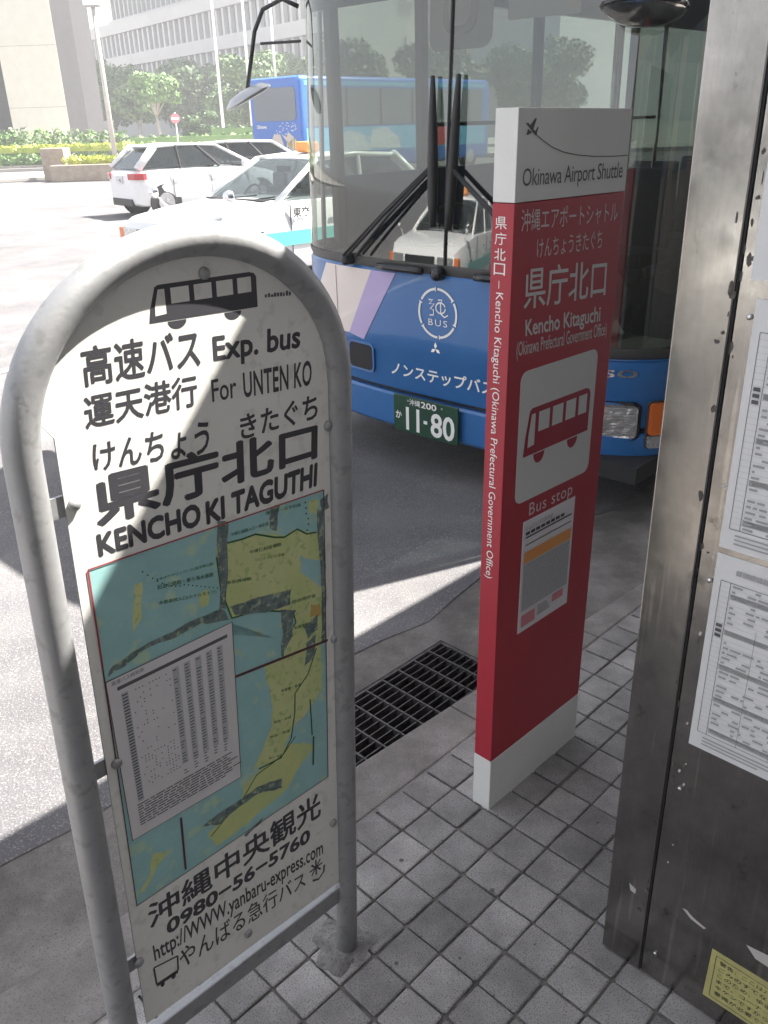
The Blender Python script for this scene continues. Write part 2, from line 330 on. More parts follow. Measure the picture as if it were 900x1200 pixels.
for bi, off in enumerate(bands):
    for a in acols:
        j = (.03 * math.sin(a * 9) + .02 * math.sin(a * 23 + 1)) if bi == 0 and abs(a) < 14 else 0
        vs.append(AB(a, -.475 + off + j, RZ + lift[bi]))
n = len(acols)
for bi in range(len(bands) - 1):
    for i in range(n - 1): fs.append((bi * n + i, (bi + 1) * n + i, (bi + 1) * n + i + 1, bi * n + i + 1))
b = MB(); b.add(vs, fs)
tag(b.build('road', MT['asphalt'], smooth=True), kind='structure')
# kerb
b = MB()
for a0, a1 in [(-6, -3), (-3, -1.6), (-1.6, -.6), (-.6, .37), (.37, 1.0), (1.0, 1.62), (1.62, 2.6), (2.6, 4), (4, 8)]:
    for (c0, c1) in ((a0 + .002, a1 - .002),):
        k0, k1 = max(min(kb(c0), .12), -.12), max(min(kb(c1), .12), -.12)
        lo = [AB(c0, k0, -.2), AB(c1, k1, -.2), AB(c1, .166, -.2), AB(c0, .166, -.2)]
        hi = [AB(c0, k0 + .008, .001), AB(c1, k1 + .008, .001), AB(c1, .166, .001), AB(c0, .166, .001)]
        b.add(lo + hi, [(0, 1, 2, 3), (7, 6, 5, 4), (4, 5, 1, 0), (5, 6, 2, 1), (6, 7, 3, 2), (7, 4, 0, 3)])
tag(b.build('curb', MT['kerb'], bevel=.006), kind='structure')
# pavement bed and blocks
b = MB(); b.add([AB(-12, .12, -.0065), AB(9, .12, -.0065), AB(9, 30, -.0065), AB(-12, 30, -.0065)], [(3, 2, 1, 0)])
pav = tag(b.build('pavement', MT['joint']), kind='structure')
def block_mesh(seed):
    r = random.Random(seed); h = .0473; bv = .003; vs = []; fs = []
    top = [(-h, -h), (h, -h), (h, h), (-h, h)]
    cs = []
    for i, (x, y) in enumerate(top):
        px, py = top[i - 1]; nx, ny = top[(i + 1) % 4]
        k = r.uniform(.002, .005)
        for qx, qy in ((px, py), (nx, ny)):
            d = math.hypot(qx - x, qy - y); cs.append((x + (qx - x) / d * k + r.uniform(-.0006, .0006), y + (qy - y) / d * k + r.uniform(-.0006, .0006)))
    n = len(cs)
    for zz, s_ in ((-.03, 1.0), (-.0022, 1.0), (0, 1 - bv / h)):
        for x, y in cs: vs.append((x * s_, y * s_, zz))
    for L_ in (0, 1):
        for i in range(n): fs.append((L_ * n + i, L_ * n + (i + 1) % n, (L_ + 1) * n + (i + 1) % n, (L_ + 1) * n + i))
    fs.append(tuple(range(2 * n, 3 * n)))
    me = bpy.data.meshes.new('paving_block'); me.from_pydata(vs, [], fs); me.materials.append(MT['paver']); me.update(); return me
bm_ = [block_mesh(i) for i in range(6)]
P0, TA = Vector((-.05, 1.3987, 0)), .7814
TU = Vector((math.cos(TA), math.sin(TA), 0)); TV = Vector((math.sin(TA), -math.cos(TA), 0))
def seen(p, mg=40):
    d = p - Vector((0, 0, EYE)); z = d.dot(cF)
    if z < .2: return None
    x, y = 450 + 990 * d.dot(cR) / z, 600 - 990 * d.dot(cU) / z
    return z if -mg < x < 900 + mg and -mg < y < 1200 + mg else None
cand = []
for i in range(-40, 70):
    for j in range(-2, 60):
        c = P0 + .10005 * ((i + .5) * TU + (j + .5) * TV)
        rb = (c - OR).dot(VB)
        if rb < .165 + .04: continue
        z = seen(c)
        hid = rb > .84 and (c - OR).dot(UA) > -.02    # behind the steel board
        cand.append(((z if z and not hid else 50 + c.length), c))
cand.sort(key=lambda q: q[0])
rest = MB()
for k, (z, c) in enumerate(cand):
    rz = TA + random.uniform(-.02, .02) + math.pi / 2 * random.randint(0, 3)
    dz = random.uniform(-.0012, .0012); jx, jy = random.uniform(-.0015, .0015), random.uniform(-.0015, .0015)
    if k < 296 and z < 50:
        o = bpy.data.objects.new('paving_block', random.choice(bm_)); COL.objects.link(o); o.parent = pav
        o.location = (c.x + jx, c.y + jy, dz); o.rotation_euler = (random.uniform(-.012, .012), random.uniform(-.012, .012), rz)
    else:
        me = bm_[k % 6]; mm = Matrix.Translation((c.x + jx, c.y + jy, dz)) @ Matrix.Rotation(rz, 4, 'Z')
        rest.add([mm @ v.co for v in me.vertices], [tuple(p.vertices) for p in me.polygons])
tag(rest.build('far_paving_blocks', MT['paver'], pav), kind='stuff')
# cut half blocks between kerb and grid are filled with mortar
b = MB(); b.add([AB(-6, .166, -.002), AB(7, .166, -.002), AB(7, .1775, -.002), AB(-6, .1775, -.002)], [(3, 2, 1, 0)])
b.build('mortar_strip', MT['kerb'], pav)
# weathered mortar collar around the pole foot
POLE = Vector((-.1097, 1.2789, 0))
b = MB(); ring = [(.064 + .010 * math.sin(3 * t + 1) + .008 * math.sin(7 * t), t) for t in np.linspace(0, 2 * math.pi, 29)[:-1]]
n = len(ring)
b.add([(POLE.x - .012 + r * math.cos(t), POLE.y + .004 + r * math.sin(t), .0012) for r, t in ring] + [(POLE.x - .01 + .8 * r * math.cos(t), POLE.y + .004 + .8 * r * math.sin(t), .004) for r, t in ring] + [(POLE.x + .32 * r * math.cos(t), POLE.y + .32 * r * math.sin(t), .010) for r, t in ring],
      [(i, (i + 1) % n, n + (i + 1) % n, n + i) for i in range(n)] + [(n + i, n + (i + 1) % n, 2 * n + (i + 1) % n, 2 * n + i) for i in range(n)] + [tuple(range(2 * n, 3 * n))])
b.build('mortar_patch', MT['dirt'], pav, smooth=True)
b = MB(); r6 = random.Random(11)
for i in range(70):
    a_, c_ = r6.uniform(-1.0, 2.2), r6.uniform(.2, 1.6); q = AB(a_, c_, .0016); rad = r6.uniform(.002, .007)
    b.add([q + Vector((rad * math.cos(t) * r6.uniform(.7, 1.2), rad * math.sin(t) * r6.uniform(.7, 1.2), 0)) for t in np.linspace(0, 6.28, 9)[:-1]], [tuple(range(8))])
tag(b.build('gum_spots', MT['stain'], pav), kind='stuff')
# road markings, islands
b = MB(); b.add([AB(-60, -5.6, RZ + .016), AB(60, -5.6, RZ + .016), AB(60, -5.72, RZ + .016), AB(-60, -5.72, RZ + .016)], [(0, 1, 2, 3)])
tag(b.build('lane_line', MT['paintw']), kind='structure')
b = MB(); b.prism([(-16.5, 36.2), (-14.6, 37.6), (-12.2, 39.5), (-9.6, 40.4), (-9.8, 42.5), (-15, 43.5), (-26, 44), (-26, 40), (-20, 37)], RZ, RZ + .16)
tag(b.build('traffic_island', MT['plaza'], bevel=.03), kind='structure')
b = MB(); b.prism([(-60, 47.2), (-14, 46.8), (-9, 46), (40, 52), (120, 60), (120, 240), (-160, 240), (-160, 50)], RZ, RZ + .2)
tag(b.build('far_plaza', MT['plaza']), kind='structure')
# ---- drain pit and grate
b = MB()
c4 = [(GA0, GB0), (GA1, GB0), (GA1, GB1), (GA0, GB1)]
b.add([AB(a, c, -.5) for a, c in c4] + [AB(a, c, -.09) for a, c in c4], [(0, 1, 2, 3), (0, 4, 5, 1), (1, 5, 6, 2), (2, 6, 7, 3), (3, 7, 4, 0)])
tag(b.build('drain_pit', MT['dark']), kind='structure')
gm = frame(AB(GA0, GB0, -.092), UA, -VB, Vector((0, 0, 1)))
gr = thing('drain_grate', 'rusty dark steel drain grate set in the gutter between the two bus stop signs', 'drain grate', gm)
W_, D_ = GA1 - GA0, GB1 - GB0
MT['gr'] = mat('grate_steel', (.07, .065, .06), .5, .7, var=(.16, .15, .15), vscale=30)
b = MB()
for lo, hi in (((0, -D_, -.03), (W_, -D_ + .012, 0)), ((0, -.012, -.03), (W_, 0, 0)), ((0, -D_ + .012, -.03), (.012, -.012, 0)), ((W_ - .012, -D_ + .012, -.03), (W_, -.012, 0))): b.box(lo, hi)
b.build('grate_frame', MT['gr'], gr, bevel=.001)
cb = MB().box((-.003, -D_ + .012, -.026), (.003, -.012, .001)).build('cross_bar', MT['gr'], gr)
lb = MB().box((.012, -.0018, -.03), (W_ - .012, .0018, -.002)).build('long_bar', MT['gr'], gr)
k = 0
for i in range(1, 11):
    o = cb if i == 1 else cb.copy()
    if i > 1: COL.objects.link(o); o.parent = gr
    o.location.x = W_ * i / 11
for i in range(1, 10):
    o = lb if i == 1 else lb.copy()
    if i > 1: COL.objects.link(o); o.parent = gr
    o.location.y = -D_ * i / 10

# ================================================================ LARGE STRUCTURES NEAR: shelter and its steel board
Z3 = Vector((0, 0, 1))
sm = frame(AB(-.043, .812, 0), VB, UA, Z3)      # x runs away from the kerb, y into the board, z up
sh = thing('steel_notice_board', 'scratched stainless steel notice board wall of the bus shelter at right', 'notice board', sm)
def SP(off): return lambda x, z: Vector((x - .812, -off, z))
MB().box((0, 0, .005), (.0865, .09, 2.13)).build('frame_post', MT['steel'], sh, bevel=.003)
MB().box((.0895, .004, .004), (1.45, .086, 2.13)).build('board_sheet', MT['steel'], sh, bevel=.002)
MB().box((.0867, .0025, .004), (.0893, .08, 2.12)).build('seam', MT['dark'], sh)
for x, z in ((.924, 1.368), (.924, .945), (.927, .511), (.928, .076), (.926, 1.66)):
    MB().lathe((x - .812, .003, z), (0, -1, 0), [(.0045, 0), (.004, .0025), (.001, .0035)], 10).build('rivet', MT['steelr'], sh, smooth=True)
b = MB()
def scuff(o_, p_): q = MB(); poly(SP(o_), p_, q); q.build('scuff_mark', MT['scuff'], sh)
scuff(-.0034, [(.966, .236), (.975, .238), (.99, .229), (1.016, .222), (1.012, .217), (.985, .222)])
scuff(.0006, [(.856, .222), (.872, .216), (.871, .203), (.860, .205)])
scuff(-.0034, [(1.09, .242), (1.145, .25), (1.15, .22), (1.11, .222)])
for i in range(16):
    x, z = random.uniform(.92, .935), random.uniform(.3, 1.3); s_ = random.uniform(.001, .0035); poly(SP(-.0034), [(x - s_, z), (x, z - s_), (x + s_, z + s_), (x, z + 2 * s_)], b)
tag(b.build('scuff_specks', MT['scuff'], sh), kind='stuff')
b = MB(); r5 = random.Random(5)
for i in range(46):          # dark glue and rust stains gathered along the seam
    z = r5.uniform(1.22, 1.9) if i < 34 else r5.uniform(.1, 1.2); x = .899 + r5.gauss(0, .009) + (.012 if z > 1.5 else 0); a_, c_ = r5.uniform(.001, .006), r5.uniform(.002, .012)
    k_ = [(x + a_ * math.cos(t) * r5.uniform(.5, 1.2), z + c_ * math.sin(t) * r5.uniform(.5, 1.2)) for t in np.linspace(0, 6.28, 9)[:-1]]
    poly(SP(.0006 if x < .897 else -.0034), k_, b)
tag(b.build('glue_stains', MT['stain'], sh), kind='stuff')
# posters on the board (each its own thing: stuck on)
def poster(name, label, x0, x1, z0, z1, kind_):
    t = thing(name, label, 'poster', sm)
    PA, PB, PC = SP(-.0025), SP(-.0018), SP(-.0012)
    t2 = MB().box((x0 - .812, .0025, z0), (x1 - .812, .0042, z1)).build('sheet', MT['paper2'], t)
    ln = MB(); gk = MB(); W, H = x1 - x0, z1 - z0
    if kind_ == 'table':
        xa, xb, za, zb = x0 + .012, x1 - .02, z0 + .035, z1 - .045
        for z in (za, zb): stroke(PB, [(xa, z), (xb, z)], .0009, ln)
        for x in (xa, xb, xa + .016): stroke(PB, [(x, za), (x, zb)], .0008, ln)
        rows = int((zb - za) / .0095)
        for r in range(rows):
            z = zb - (r + .5) * .0095
            stroke(PB, [(xa, z - .0047), (xb, z - .0047)], .0003, gk)
            if r % 7 == 2: rect(PA, xa + .018, xb, z - .0045, z + .0045, gk)
            x = xa + .02
            if 7 < r < 11: 
                rect(PC, xa + .003, xa + .013, z - .003, z + .003, ln); continue
            while x < xb - .01:
                l_ = random.uniform(.004, .018)
                if random.random() < .72: rect(PC, x, min(x + l_, xb - .003), z - .0019, z + .0019, gk)
                x += l_ + random.choice((.003, .006, .02))
        for x in (xa + W * .28, xa + W * .5, xa + W * .7): stroke(PB, [(x, za), (x, zb - .07)], .0005, ln)
        for q in range(5): rect(PC, xa + .022 + q * .0105, xa + .031 + q * .0105, zb + .016, zb + .025, gk)
        rect(PC, xa + .09, xb - .03, zb + .012, zb + .0145, gk)
        for q in range(3):
            rect(PC, xa + .01, xb - .05 * q, za - .010 - q * .007, za - .0075 - q * .007, gk)
    ln.build('ruled_lines', MT['inkg'], t2)
    tag(gk.build('small_print', MT['inkl'], t2), kind='stuff')
    return t
poster('notice_poster', 'blank white poster, topmost on the steel notice board', .917, 1.14, 1.419, 1.76, 'blank')
poster('notice_poster', 'white bus timetable poster, middle one on the steel notice board', .930, 1.17, 1.009, 1.394, 'table')
poster('notice_poster', 'white bus timetable poster, lowest one on the steel notice board', .930, 1.17, .618, .998, 'table')
t = thing('warning_sticker', 'torn yellow warning sticker with dense print low on the steel board', 'sticker', sm)
st = MB().prism([(1.032, .052), (1.26, .056), (1.264, .186), (1.034, .182)], 0, 1)
st.v = [(x - .812, .0040 - z * .0012, y) for x, y, z in st.v]; st.f = [tuple(reversed(f)) for f in st.f]
st = st.build('sticker_sheet', MT['yellow'], t)
PS = SP(-.0022)
b = MB()
for q in ([(1.044, .062), (1.25, .062)], [(1.044, .172), (1.25, .172)], [(1.044, .062), (1.044, .172)]): stroke(PS, q, .0012, b)
b.build('border_line', MT['ink'], st)
for i, s_ in enumerate(('警告：ここはバス停です。駐車', 'ごみのすてないでください。', 'このため、歩道に物を置くと', 'まで、コーナーを曲がる時は', 'キケンですから、道路管理者', '意識が必要ですのでお願いし')):
    z = .160 - i * .0165; lettering(s_, (1.052, 1.245, z - .0055, z + .0055), PS, MT['ink'], st, .006)
# unseen roof, its outline shaped to cast the shadow edges on road and sign
roof = thing('shade_roof', 'unseen flat metal roof shaped to cast the shade over the pavement', 'shade roof', frame(AB(0, 0, 0), UA, VB, Z3))
def RP(pts, z0, z1): 
    b = MB(); b.prism(list(reversed(pts)), z0, z1); b.f = [tuple(reversed(f)) for f in b.f]; return b
RP([(.61, .126), (5.2, .126), (5.2, 2.9), (-1.055, 2.9)], 2.42, 2.50).build('roof_slab', MT['roofm'], roof)
RP([(.05, 2.52), (.20, 2.52), (.20, 2.67), (.05, 2.67)], 0, 2.419).build('roof_post', MT['roofm'], roof)
RP([(4.4, 1.9), (4.55, 1.9), (4.55, 2.05), (4.4, 2.05)], 0, 2.419).build('roof_post', MT['roofm'], roof)
# unseen building added to block sky and deepen pavement shade; shows only in reflections
ob = thing('sky_blocking_building', 'unseen beige building added to block sky and deepen the pavement shade', 'building', frame(AB(-14, 5.6, 0), UA, VB, Z3))
RP([(0, 0), (34, 0), (34, 12), (0, 12)], 0, 17).build('wall', MT['office'], ob)
wp = None
for i in range(11):
    for j in range(3):
        q = RP([(1.2 + i * 3, -.05), (3.2 + i * 3, -.05), (3.2 + i * 3, .01), (1.2 + i * 3, .01)], 1.4 + j * 4, 3.8 + j * 4) if wp is None else None
        if wp is None: wp = q.build('window', MT['bglass'], ob)
        else:
            o = wp.copy(); COL.objects.link(o); o.parent = ob; o.location = (i * 3, 0, j * 4)

# ================================================================ BUS
byaw = math.radians(-44)
BX = Vector((math.cos(byaw), math.sin(byaw), 0)); BY = Vector((-BX.y, BX.x, 0))
bus = thing('parked_bus', 'blue non-step city bus with a green plate pulled up at the kerb', 'bus', frame(Vector((.253, 4.214, RZ)), BX, BY, Z3))
PB_, HWB, CR_ = 2.8, 1.2, .55
def fy(x): 
    q = min(abs(x) / HWB, 1.0); return CR_ * (1 - (1 - q ** PB_) ** (1 / PB_))
def FP(off=0.):
    def f(x, z):
        y = fy(x); e = .004; xc = max(-1.195, min(1.195, x)); dy = (fy(xc + e) - fy(xc - e)) / (2 * e); n = Vector((dy, -1, 0)).normalized()
        return Vector((x, y + max(0, z - 1.2) * .05, z)) + n * off
    return f
xs = [HWB * math.sin(math.radians(t)) for t in np.linspace(-90, 90, 61)]
def ztop(x): return 1.105 - .30 * max(0, min(1, (x - .55) / .25)) ** 1.0
def frontstrip(rows, name, m, x0=-2, x1=2, par=bus, **k):
    b = MB(); X = [x for x in xs if x0 <= x <= x1]; base = 0; nx = len(X)
    for zf, off in rows:
        for x in X: z = zf(x) if callable(zf) else zf; b.v.append(tuple(FP(off)(x, z)))
    for j in range(len(rows) - 1):
        for i in range(nx - 1): q = j * nx + i; b.f.append((q, q + 1, q + nx + 1, q + nx)); b.m.append(0)
    return b.build(name, m, par, smooth=True, **k)
frontstrip([(.262, -.05), (.272, -.015), (.29, 0), (.45, 0), (.462, -.012), (.464, -.05)], 'bumper', MT['blue'], auto=30)
frontstrip([(.462, -.045), (.487, -.045)], 'bumper_gap', MT['black'])
fas = frontstrip([(.485, -.05), (.487, -.014), (.50, -.010), (.672, -.010), (.69, 0), (.80, 0), (lambda x: .8 + (ztop(x) - .8) * .5, 0), (lambda x: ztop(x) - .01, 0), (ztop, -.01)], 'front_panel', MT['blue'], auto=40)
frontstrip([(lambda x: ztop(x) - .002, -.012), (lambda x: ztop(x) + .035, .002), (lambda x: ztop(x) + .05, .0)], 'windscreen_seal', MT['trim'])
ws = frontstrip([(lambda x: ztop(x) + .048, -.004)] + [((lambda x, t=t: (ztop(x) + .05) * (1 - t) + 2.74 * t), -.004) for t in (.25, .5, .75, 1)], 'windscreen', MT['ws'], -1.185, 1.175)
frontstrip([(2.735, 0), (2.92, 0), (2.98, -.06), (3.0, -.2)], 'header_panel', MT['blackg'])
pm = FP(.003)
for x in (-1.193, 1.187):
    b = MB(); b.tube([FP(.0)(x, z) for z in (1.11 if x < 0 else .82, 1.6, 2.2, 2.74)], .022 if x > 0 else .014, 8); b.build('windscreen_pillar', MT['silver'] if x < 0 else MT['black'], bus, smooth=True)
b = MB(); b.tube([FP(.0)(.10, z) for z in (1.155, 1.6, 2.2, 2.74)], .007, 6); b.build('centre_seam', MT['black'], bus)
# stripes on the front panel
def patch(q, off, name, m, n=14):
    Q = quadmap(*q); P = FP(off); b = MB(); b.grid(lambda s, t: P(*Q(s, t)), np.linspace(0, 1, n), np.linspace(0, 1, 5)); return b.build(name, m, fas, smooth=True)
patch(((-.80, 1.093), (-.396, 1.093), (-1.06, .74), (-.60, .74)), .003, 'cream_stripe', MT['cream'])
patch(((-.396, 1.093), (-.217, 1.093), (-.60, .74), (-.475, .72)), .003, 'lavender_stripe', MT['lav'])
b = MB(); stroke(FP(.0045), [(-.70, 1.09), (-.70, .70)], .004, b); b.build('panel_joint', MT['inkg'], fas)
# vents and lamps
def corner(x0, x1, z0, z1, r, off, name, m, par, d=.012):
    pts = rrect(x0, x1, z0, z1, r); b = MB(); n = len(pts); P1, P2 = FP(off), FP(off - d)
    b.add([P1(*p) for p in pts] + [P2(*p) for p in pts], [tuple(range(n))] + [(i, n + i, n + (i + 1) % n, (i + 1) % n) for i in range(n)]); return b.build(name, m, par)
for sx in (-1, 1):
    a_, c_ = (-.60, -.41) if sx < 0 else (.41, .60)
    corner(a_ - .012, c_ + .012, .545, .705, .03, .004, 'vent_surround', MT['blue'], fas)
    corner(a_, c_, .557, .693, .025, .006, 'air_vent', MT['dark'], fas)
for sx in (-1, 1):
    a_, c_ = sorted((sx * .80, sx * 1.062))
    hlp = corner(a_ - .012, c_ + .012, .434, .614, .03, .002, 'headlight_bezel', MT['blackg'], bus, .03)
    h = corner(a_, c_, .447, .600, .022, .010, 'headlight', MT['clear'], bus, .02)
    for i in range(9): 
        z = .462 + i * .0158; b = MB(); stroke(FP(.0125), [(a_ + .01, z), ((a_ + c_) / 2, z - .002), (c_ - .01, z)], .0025, b); b.build('lens_rib', MT['chrome'], h)
    b = MB(); c = FP(.0)((a_ + c_) / 2 - .05 * sx, .52); nn = (FP(.01)((a_ + c_) / 2, .52) - FP(0)((a_ + c_) / 2, .52)).normalized()
    b.lathe(c + nn * .011, nn, [(.055, 0), (.05, .003), (.02, .004)], 20); b.build('bulb_reflector', MT['lens'], h, smooth=True)
    a2, c2 = sorted((sx * .86, sx * 1.02))
    corner(a2, c2, .300, .358, .022, .006, 'fog_lamp', MT['lens'], bus, .02)
    a3, c3 = sorted((sx * 1.098, sx * 1.165))
    corner(a3 - .006, c3 + .006, .395, .618, .018, .008, 'corner_lamp_housing', MT['trim'], bus, .03)
    corner(a3, c3, .462, .612, .015, .018, 'turn_signal', MT['amber'], bus, .02)
    corner(a3, c3, .400, .458, .012, .018, 'side_marker_lamp', MT['lens'], bus, .02)
# number plate
pl = MB(); y0 = -.02
pl.box((-.225, y0 - .012, .275), (.215, y0, .476)); pl = pl.build('number_plate', MT['plateg'], bus, bevel=.004)
PP = lambda x, z: Vector((x, y0 - .0135, z))
lettering('沖縄', (-.11, -.035, .432, .466), PP, MT['whitei'], pl, .01); lettering('200', (-.03, .075, .432, .466), PP, MT['whitei'], pl, .015)
lettering('か', (-.208, -.166, .345, .388), PP, MT['whitei'], pl, .02)
b = MB()
def seg(b, x, z, w_, h, code, t):
    S = dict(a=((x, z + h - t), (x + w_, z + h)), d=((x, z), (x + w_, z + t)), g=((x + t, z + h / 2 - t / 2), (x + w_ - t, z + h / 2 + t / 2)), f=((x, z + h / 2), (x + t, z + h - t)), e=((x, z + t), (x + t, z + h / 2)), b=((x + w_ - t, z + h / 2), (x + w_, z + h - t)), c=((x + w_ - t, z + t), (x + w_, z + h / 2)))
    for k in code: (p, q) = S[k]; rect(PP, p[0], q[0], p[1], q[1], b)
for q in ((-.135, 0), (-.062, 0)): rect(PP, q[0], q[0] + .021, .292, .418, b)
rect(PP, -.012, .013, .348, .366, b)
b.build('plate_digit', MT['whitei'], pl)
lettering('80', (.036, .195, .290, .420), PP, MT['whitei'], pl, .018, name='plate_digit')
for x in (-.12, .11): MB().lathe((x, y0 - .012, .452), (0, -1, 0), [(.006, 0), (.004, .003)], 8).build('plate_bolt', MT['silver'], pl)
# badge, maker's diamond mark, lettering
P = FP(.0035); b = MB(); cx, cz, R_ = .058, .924, .118
for k in range(6):
    a0 = math.radians(60 * k + 36); a1 = math.radians(60 * k + 90)
    stroke(P, [(cx + R_ * math.cos(a0 + (a1 - a0) * i / 8), cz + R_ * math.sin(a0 + (a1 - a0) * i / 8)) for i in range(9)], .012, b)
    stroke(P, [(cx + R_ * .9 * math.cos(a0), cz + R_ * .9 * math.sin(a0)), (cx + R_ * 1.08 * math.cos(a0), cz + R_ * 1.08 * math.sin(a0))], .006, b)
b.build('badge_ring', MT['whitei'], fas)
b = MB()
stroke(P, [(cx - .055, cz + .062), (cx - .03, cz + .066), (cx - .052, cz + .042), (cx - .02, cz + .046), (cx - .045, cz + .018), (cx - .025, cz + .016), (cx - .025, cz - .01), (cx - .05, cz - .012)], .007, b)
stroke(P, [(cx + .02 + .03 * math.cos(t), cz + .028 + .026 * math.sin(t)) for t in np.linspace(.3, 6.3, 16)], .007, b)
stroke(P, [(cx + .005, cz + .066), (cx + .03, cz + .068), (cx + .02, cz + .05), (cx + .022, cz + .0), (cx + .045, cz - .014), (cx + .066, cz - .002)], .007, b)
b.build('badge_character', MT['whitei'], fas)
lettering('BUS', (cx - .058, cx + .062, cz - .062, cz - .030), P, MT['whitei'], fas, 0, spacing=1.3)
b = MB()
for an in (90, 210, 330):
    t = math.radians(an); c = (.045 + .0175 * math.cos(t), .745 + .0175 * math.sin(t)); L_, S_ = .0175, .0095
    poly(P, [(c[0] + L_ * math.cos(t), c[1] + L_ * math.sin(t)), (c[0] - S_ * math.sin(t), c[1] + S_ * math.cos(t)), (c[0] - L_ * math.cos(t), c[1] - L_ * math.sin(t)), (c[0] + S_ * math.sin(t), c[1] - S_ * math.cos(t))], b)
b.build('diamond_emblem', MT['chrome'], fas)
P = FP(-.0065)
lettering('ノンステップバス', (-.272, .40, .562, .634), P, MT['whitei'], fas, .014)
lettering('FUSO', (.80, 1.05, .726, .762), FP(.004), MT['chrome'], fas, .03, spacing=1.15)
# wipers
def wiper(x0, z0, x1, z1, bx, arms):
    top, bot = FP(.022)(x1, z1), FP(.026)(x0, z0)
    b = MB(); n = 7; pts = [bot.lerp(top, i / (n - 1)) for i in range(n)]
    b.tube(pts, [.016, .024, .026, .024, .021, .016, .010], 6); wb = b.build('wiper_blade', MT['black'], bus, smooth=True)
    mid = bot.lerp(top, .42)
    for dx in arms:
        b = MB(); base = FP(.05)(bx + dx, 1.16); b.tube([base, base.lerp(mid, .5) + Vector((0, -.02, 0)), mid + Vector((dx * .2, -.01, 0))], .008, 6); b.build('wiper_arm', MT['black'], bus, smooth=True)
    b = MB(); b.lathe(FP(.0)(bx, 1.135), (0, -1, 0), [(.03, 0), (.028, .05), (.012, .06)], 14); b.build('wiper_pivot', MT['black'], bus, smooth=True)
wiper(.045, 1.33, .018, 1.965, -.56, (0, .035, .10))
wiper(.138, 1.32, .165, 1.965, .72, (0, -.035))
for x0, x1 in ((-.32, -.02), (.30, .62)):
    b = MB(); P1 = FP(.028); b.tube([P1(x0 + (x1 - x0) * i / 5, 1.122) for i in range(6)], .018, 8); b.build('grab_handle', MT['blackg'], bus, smooth=True)
b = MB(); b.lathe(FP(.0)(.075, 1.118), (0, -1, 0), [(.035, 0), (.033, .04), (.012, .05)], 14); b.build('washer_knob', MT['blackg'], bus, smooth=True)
# stickers inside the windscreen
def inner(x0, x1, z0, z1, r, off, name, m):
    return corner(x0, x1, z0, z1, r, off, name, m, bus, .004)
s1 = inner(-.035, .305, 2.06, 2.42, .05, -.012, 'round_cornered_sticker', MT['interl'])
corner(.045, .225, 2.12, 2.36, .06, -.006, 'sticker_frame', MT['inter'], s1, .002); corner(.075, .195, 2.15, 2.33, .05, -.0045, 'sticker_centre', MT['interl'], s1, .001)
inner(.38, .70, 2.15, 2.42, .01, -.012, 'paper_notice', MT['beige'])
MB().box((-1.1, .32, 2.33), (-.25, .34, 2.75)).build('sun_visor', MT['dark'], bus)
# mirrors
b = MB(); b.tube([(-1.16, .30, 2.36), (-1.24, .26, 2.40), (-1.36, .22, 2.36), (-1.42, .20, 2.26), (-1.50, .18, 1.98)], .012, 8)
arm = b.build('mirror_arm', MT['blackg'], bus, smooth=True)
MB().tube([(-1.18, .32, 2.20), (-1.40, .22, 2.20)], .008, 8).build('mirror_strut', MT['blackg'], bus)
b = MB(); b.lathe((-1.47, .16, 1.93), Vector((-.25, -.35, .9)), [(.02, .05), (.10, .04), (.14, .012), (.145, 0), (.13, -.006), (.0, -.012)], 24)
b.build('round_mirror', [MT['silver']], arm, smooth=True)
b = MB(); mc = FP(.20)(.945, 2.135); b.lathe(mc, Vector((.1, -.35, -1)), [(.03, -.09), (.10, -.05), (.145, 0), (.15, .006), (.14, .014), (.10, .03), (.05, .04), (.0, .043)], 26)
um = b.build('under_mirror', MT['chrome'], bus, smooth=True)
b = MB(); b.tube([mc + Vector((0, 0, .08)), mc + Vector((.0, .1, .35)), FP(0)(.945, 2.8)], .016, 8); b.build('mirror_bracket', MT['blackg'], um)
b = MB(); b.tube([mc + Vector((math.cos(t) * .148, math.sin(t) * .148, -.002 + .05 * -math.sin(t) * .3)) for t in np.linspace(0, 6.283, 25)], .009, 6); b.build('mirror_rim', MT['blackg'], um, smooth=True)
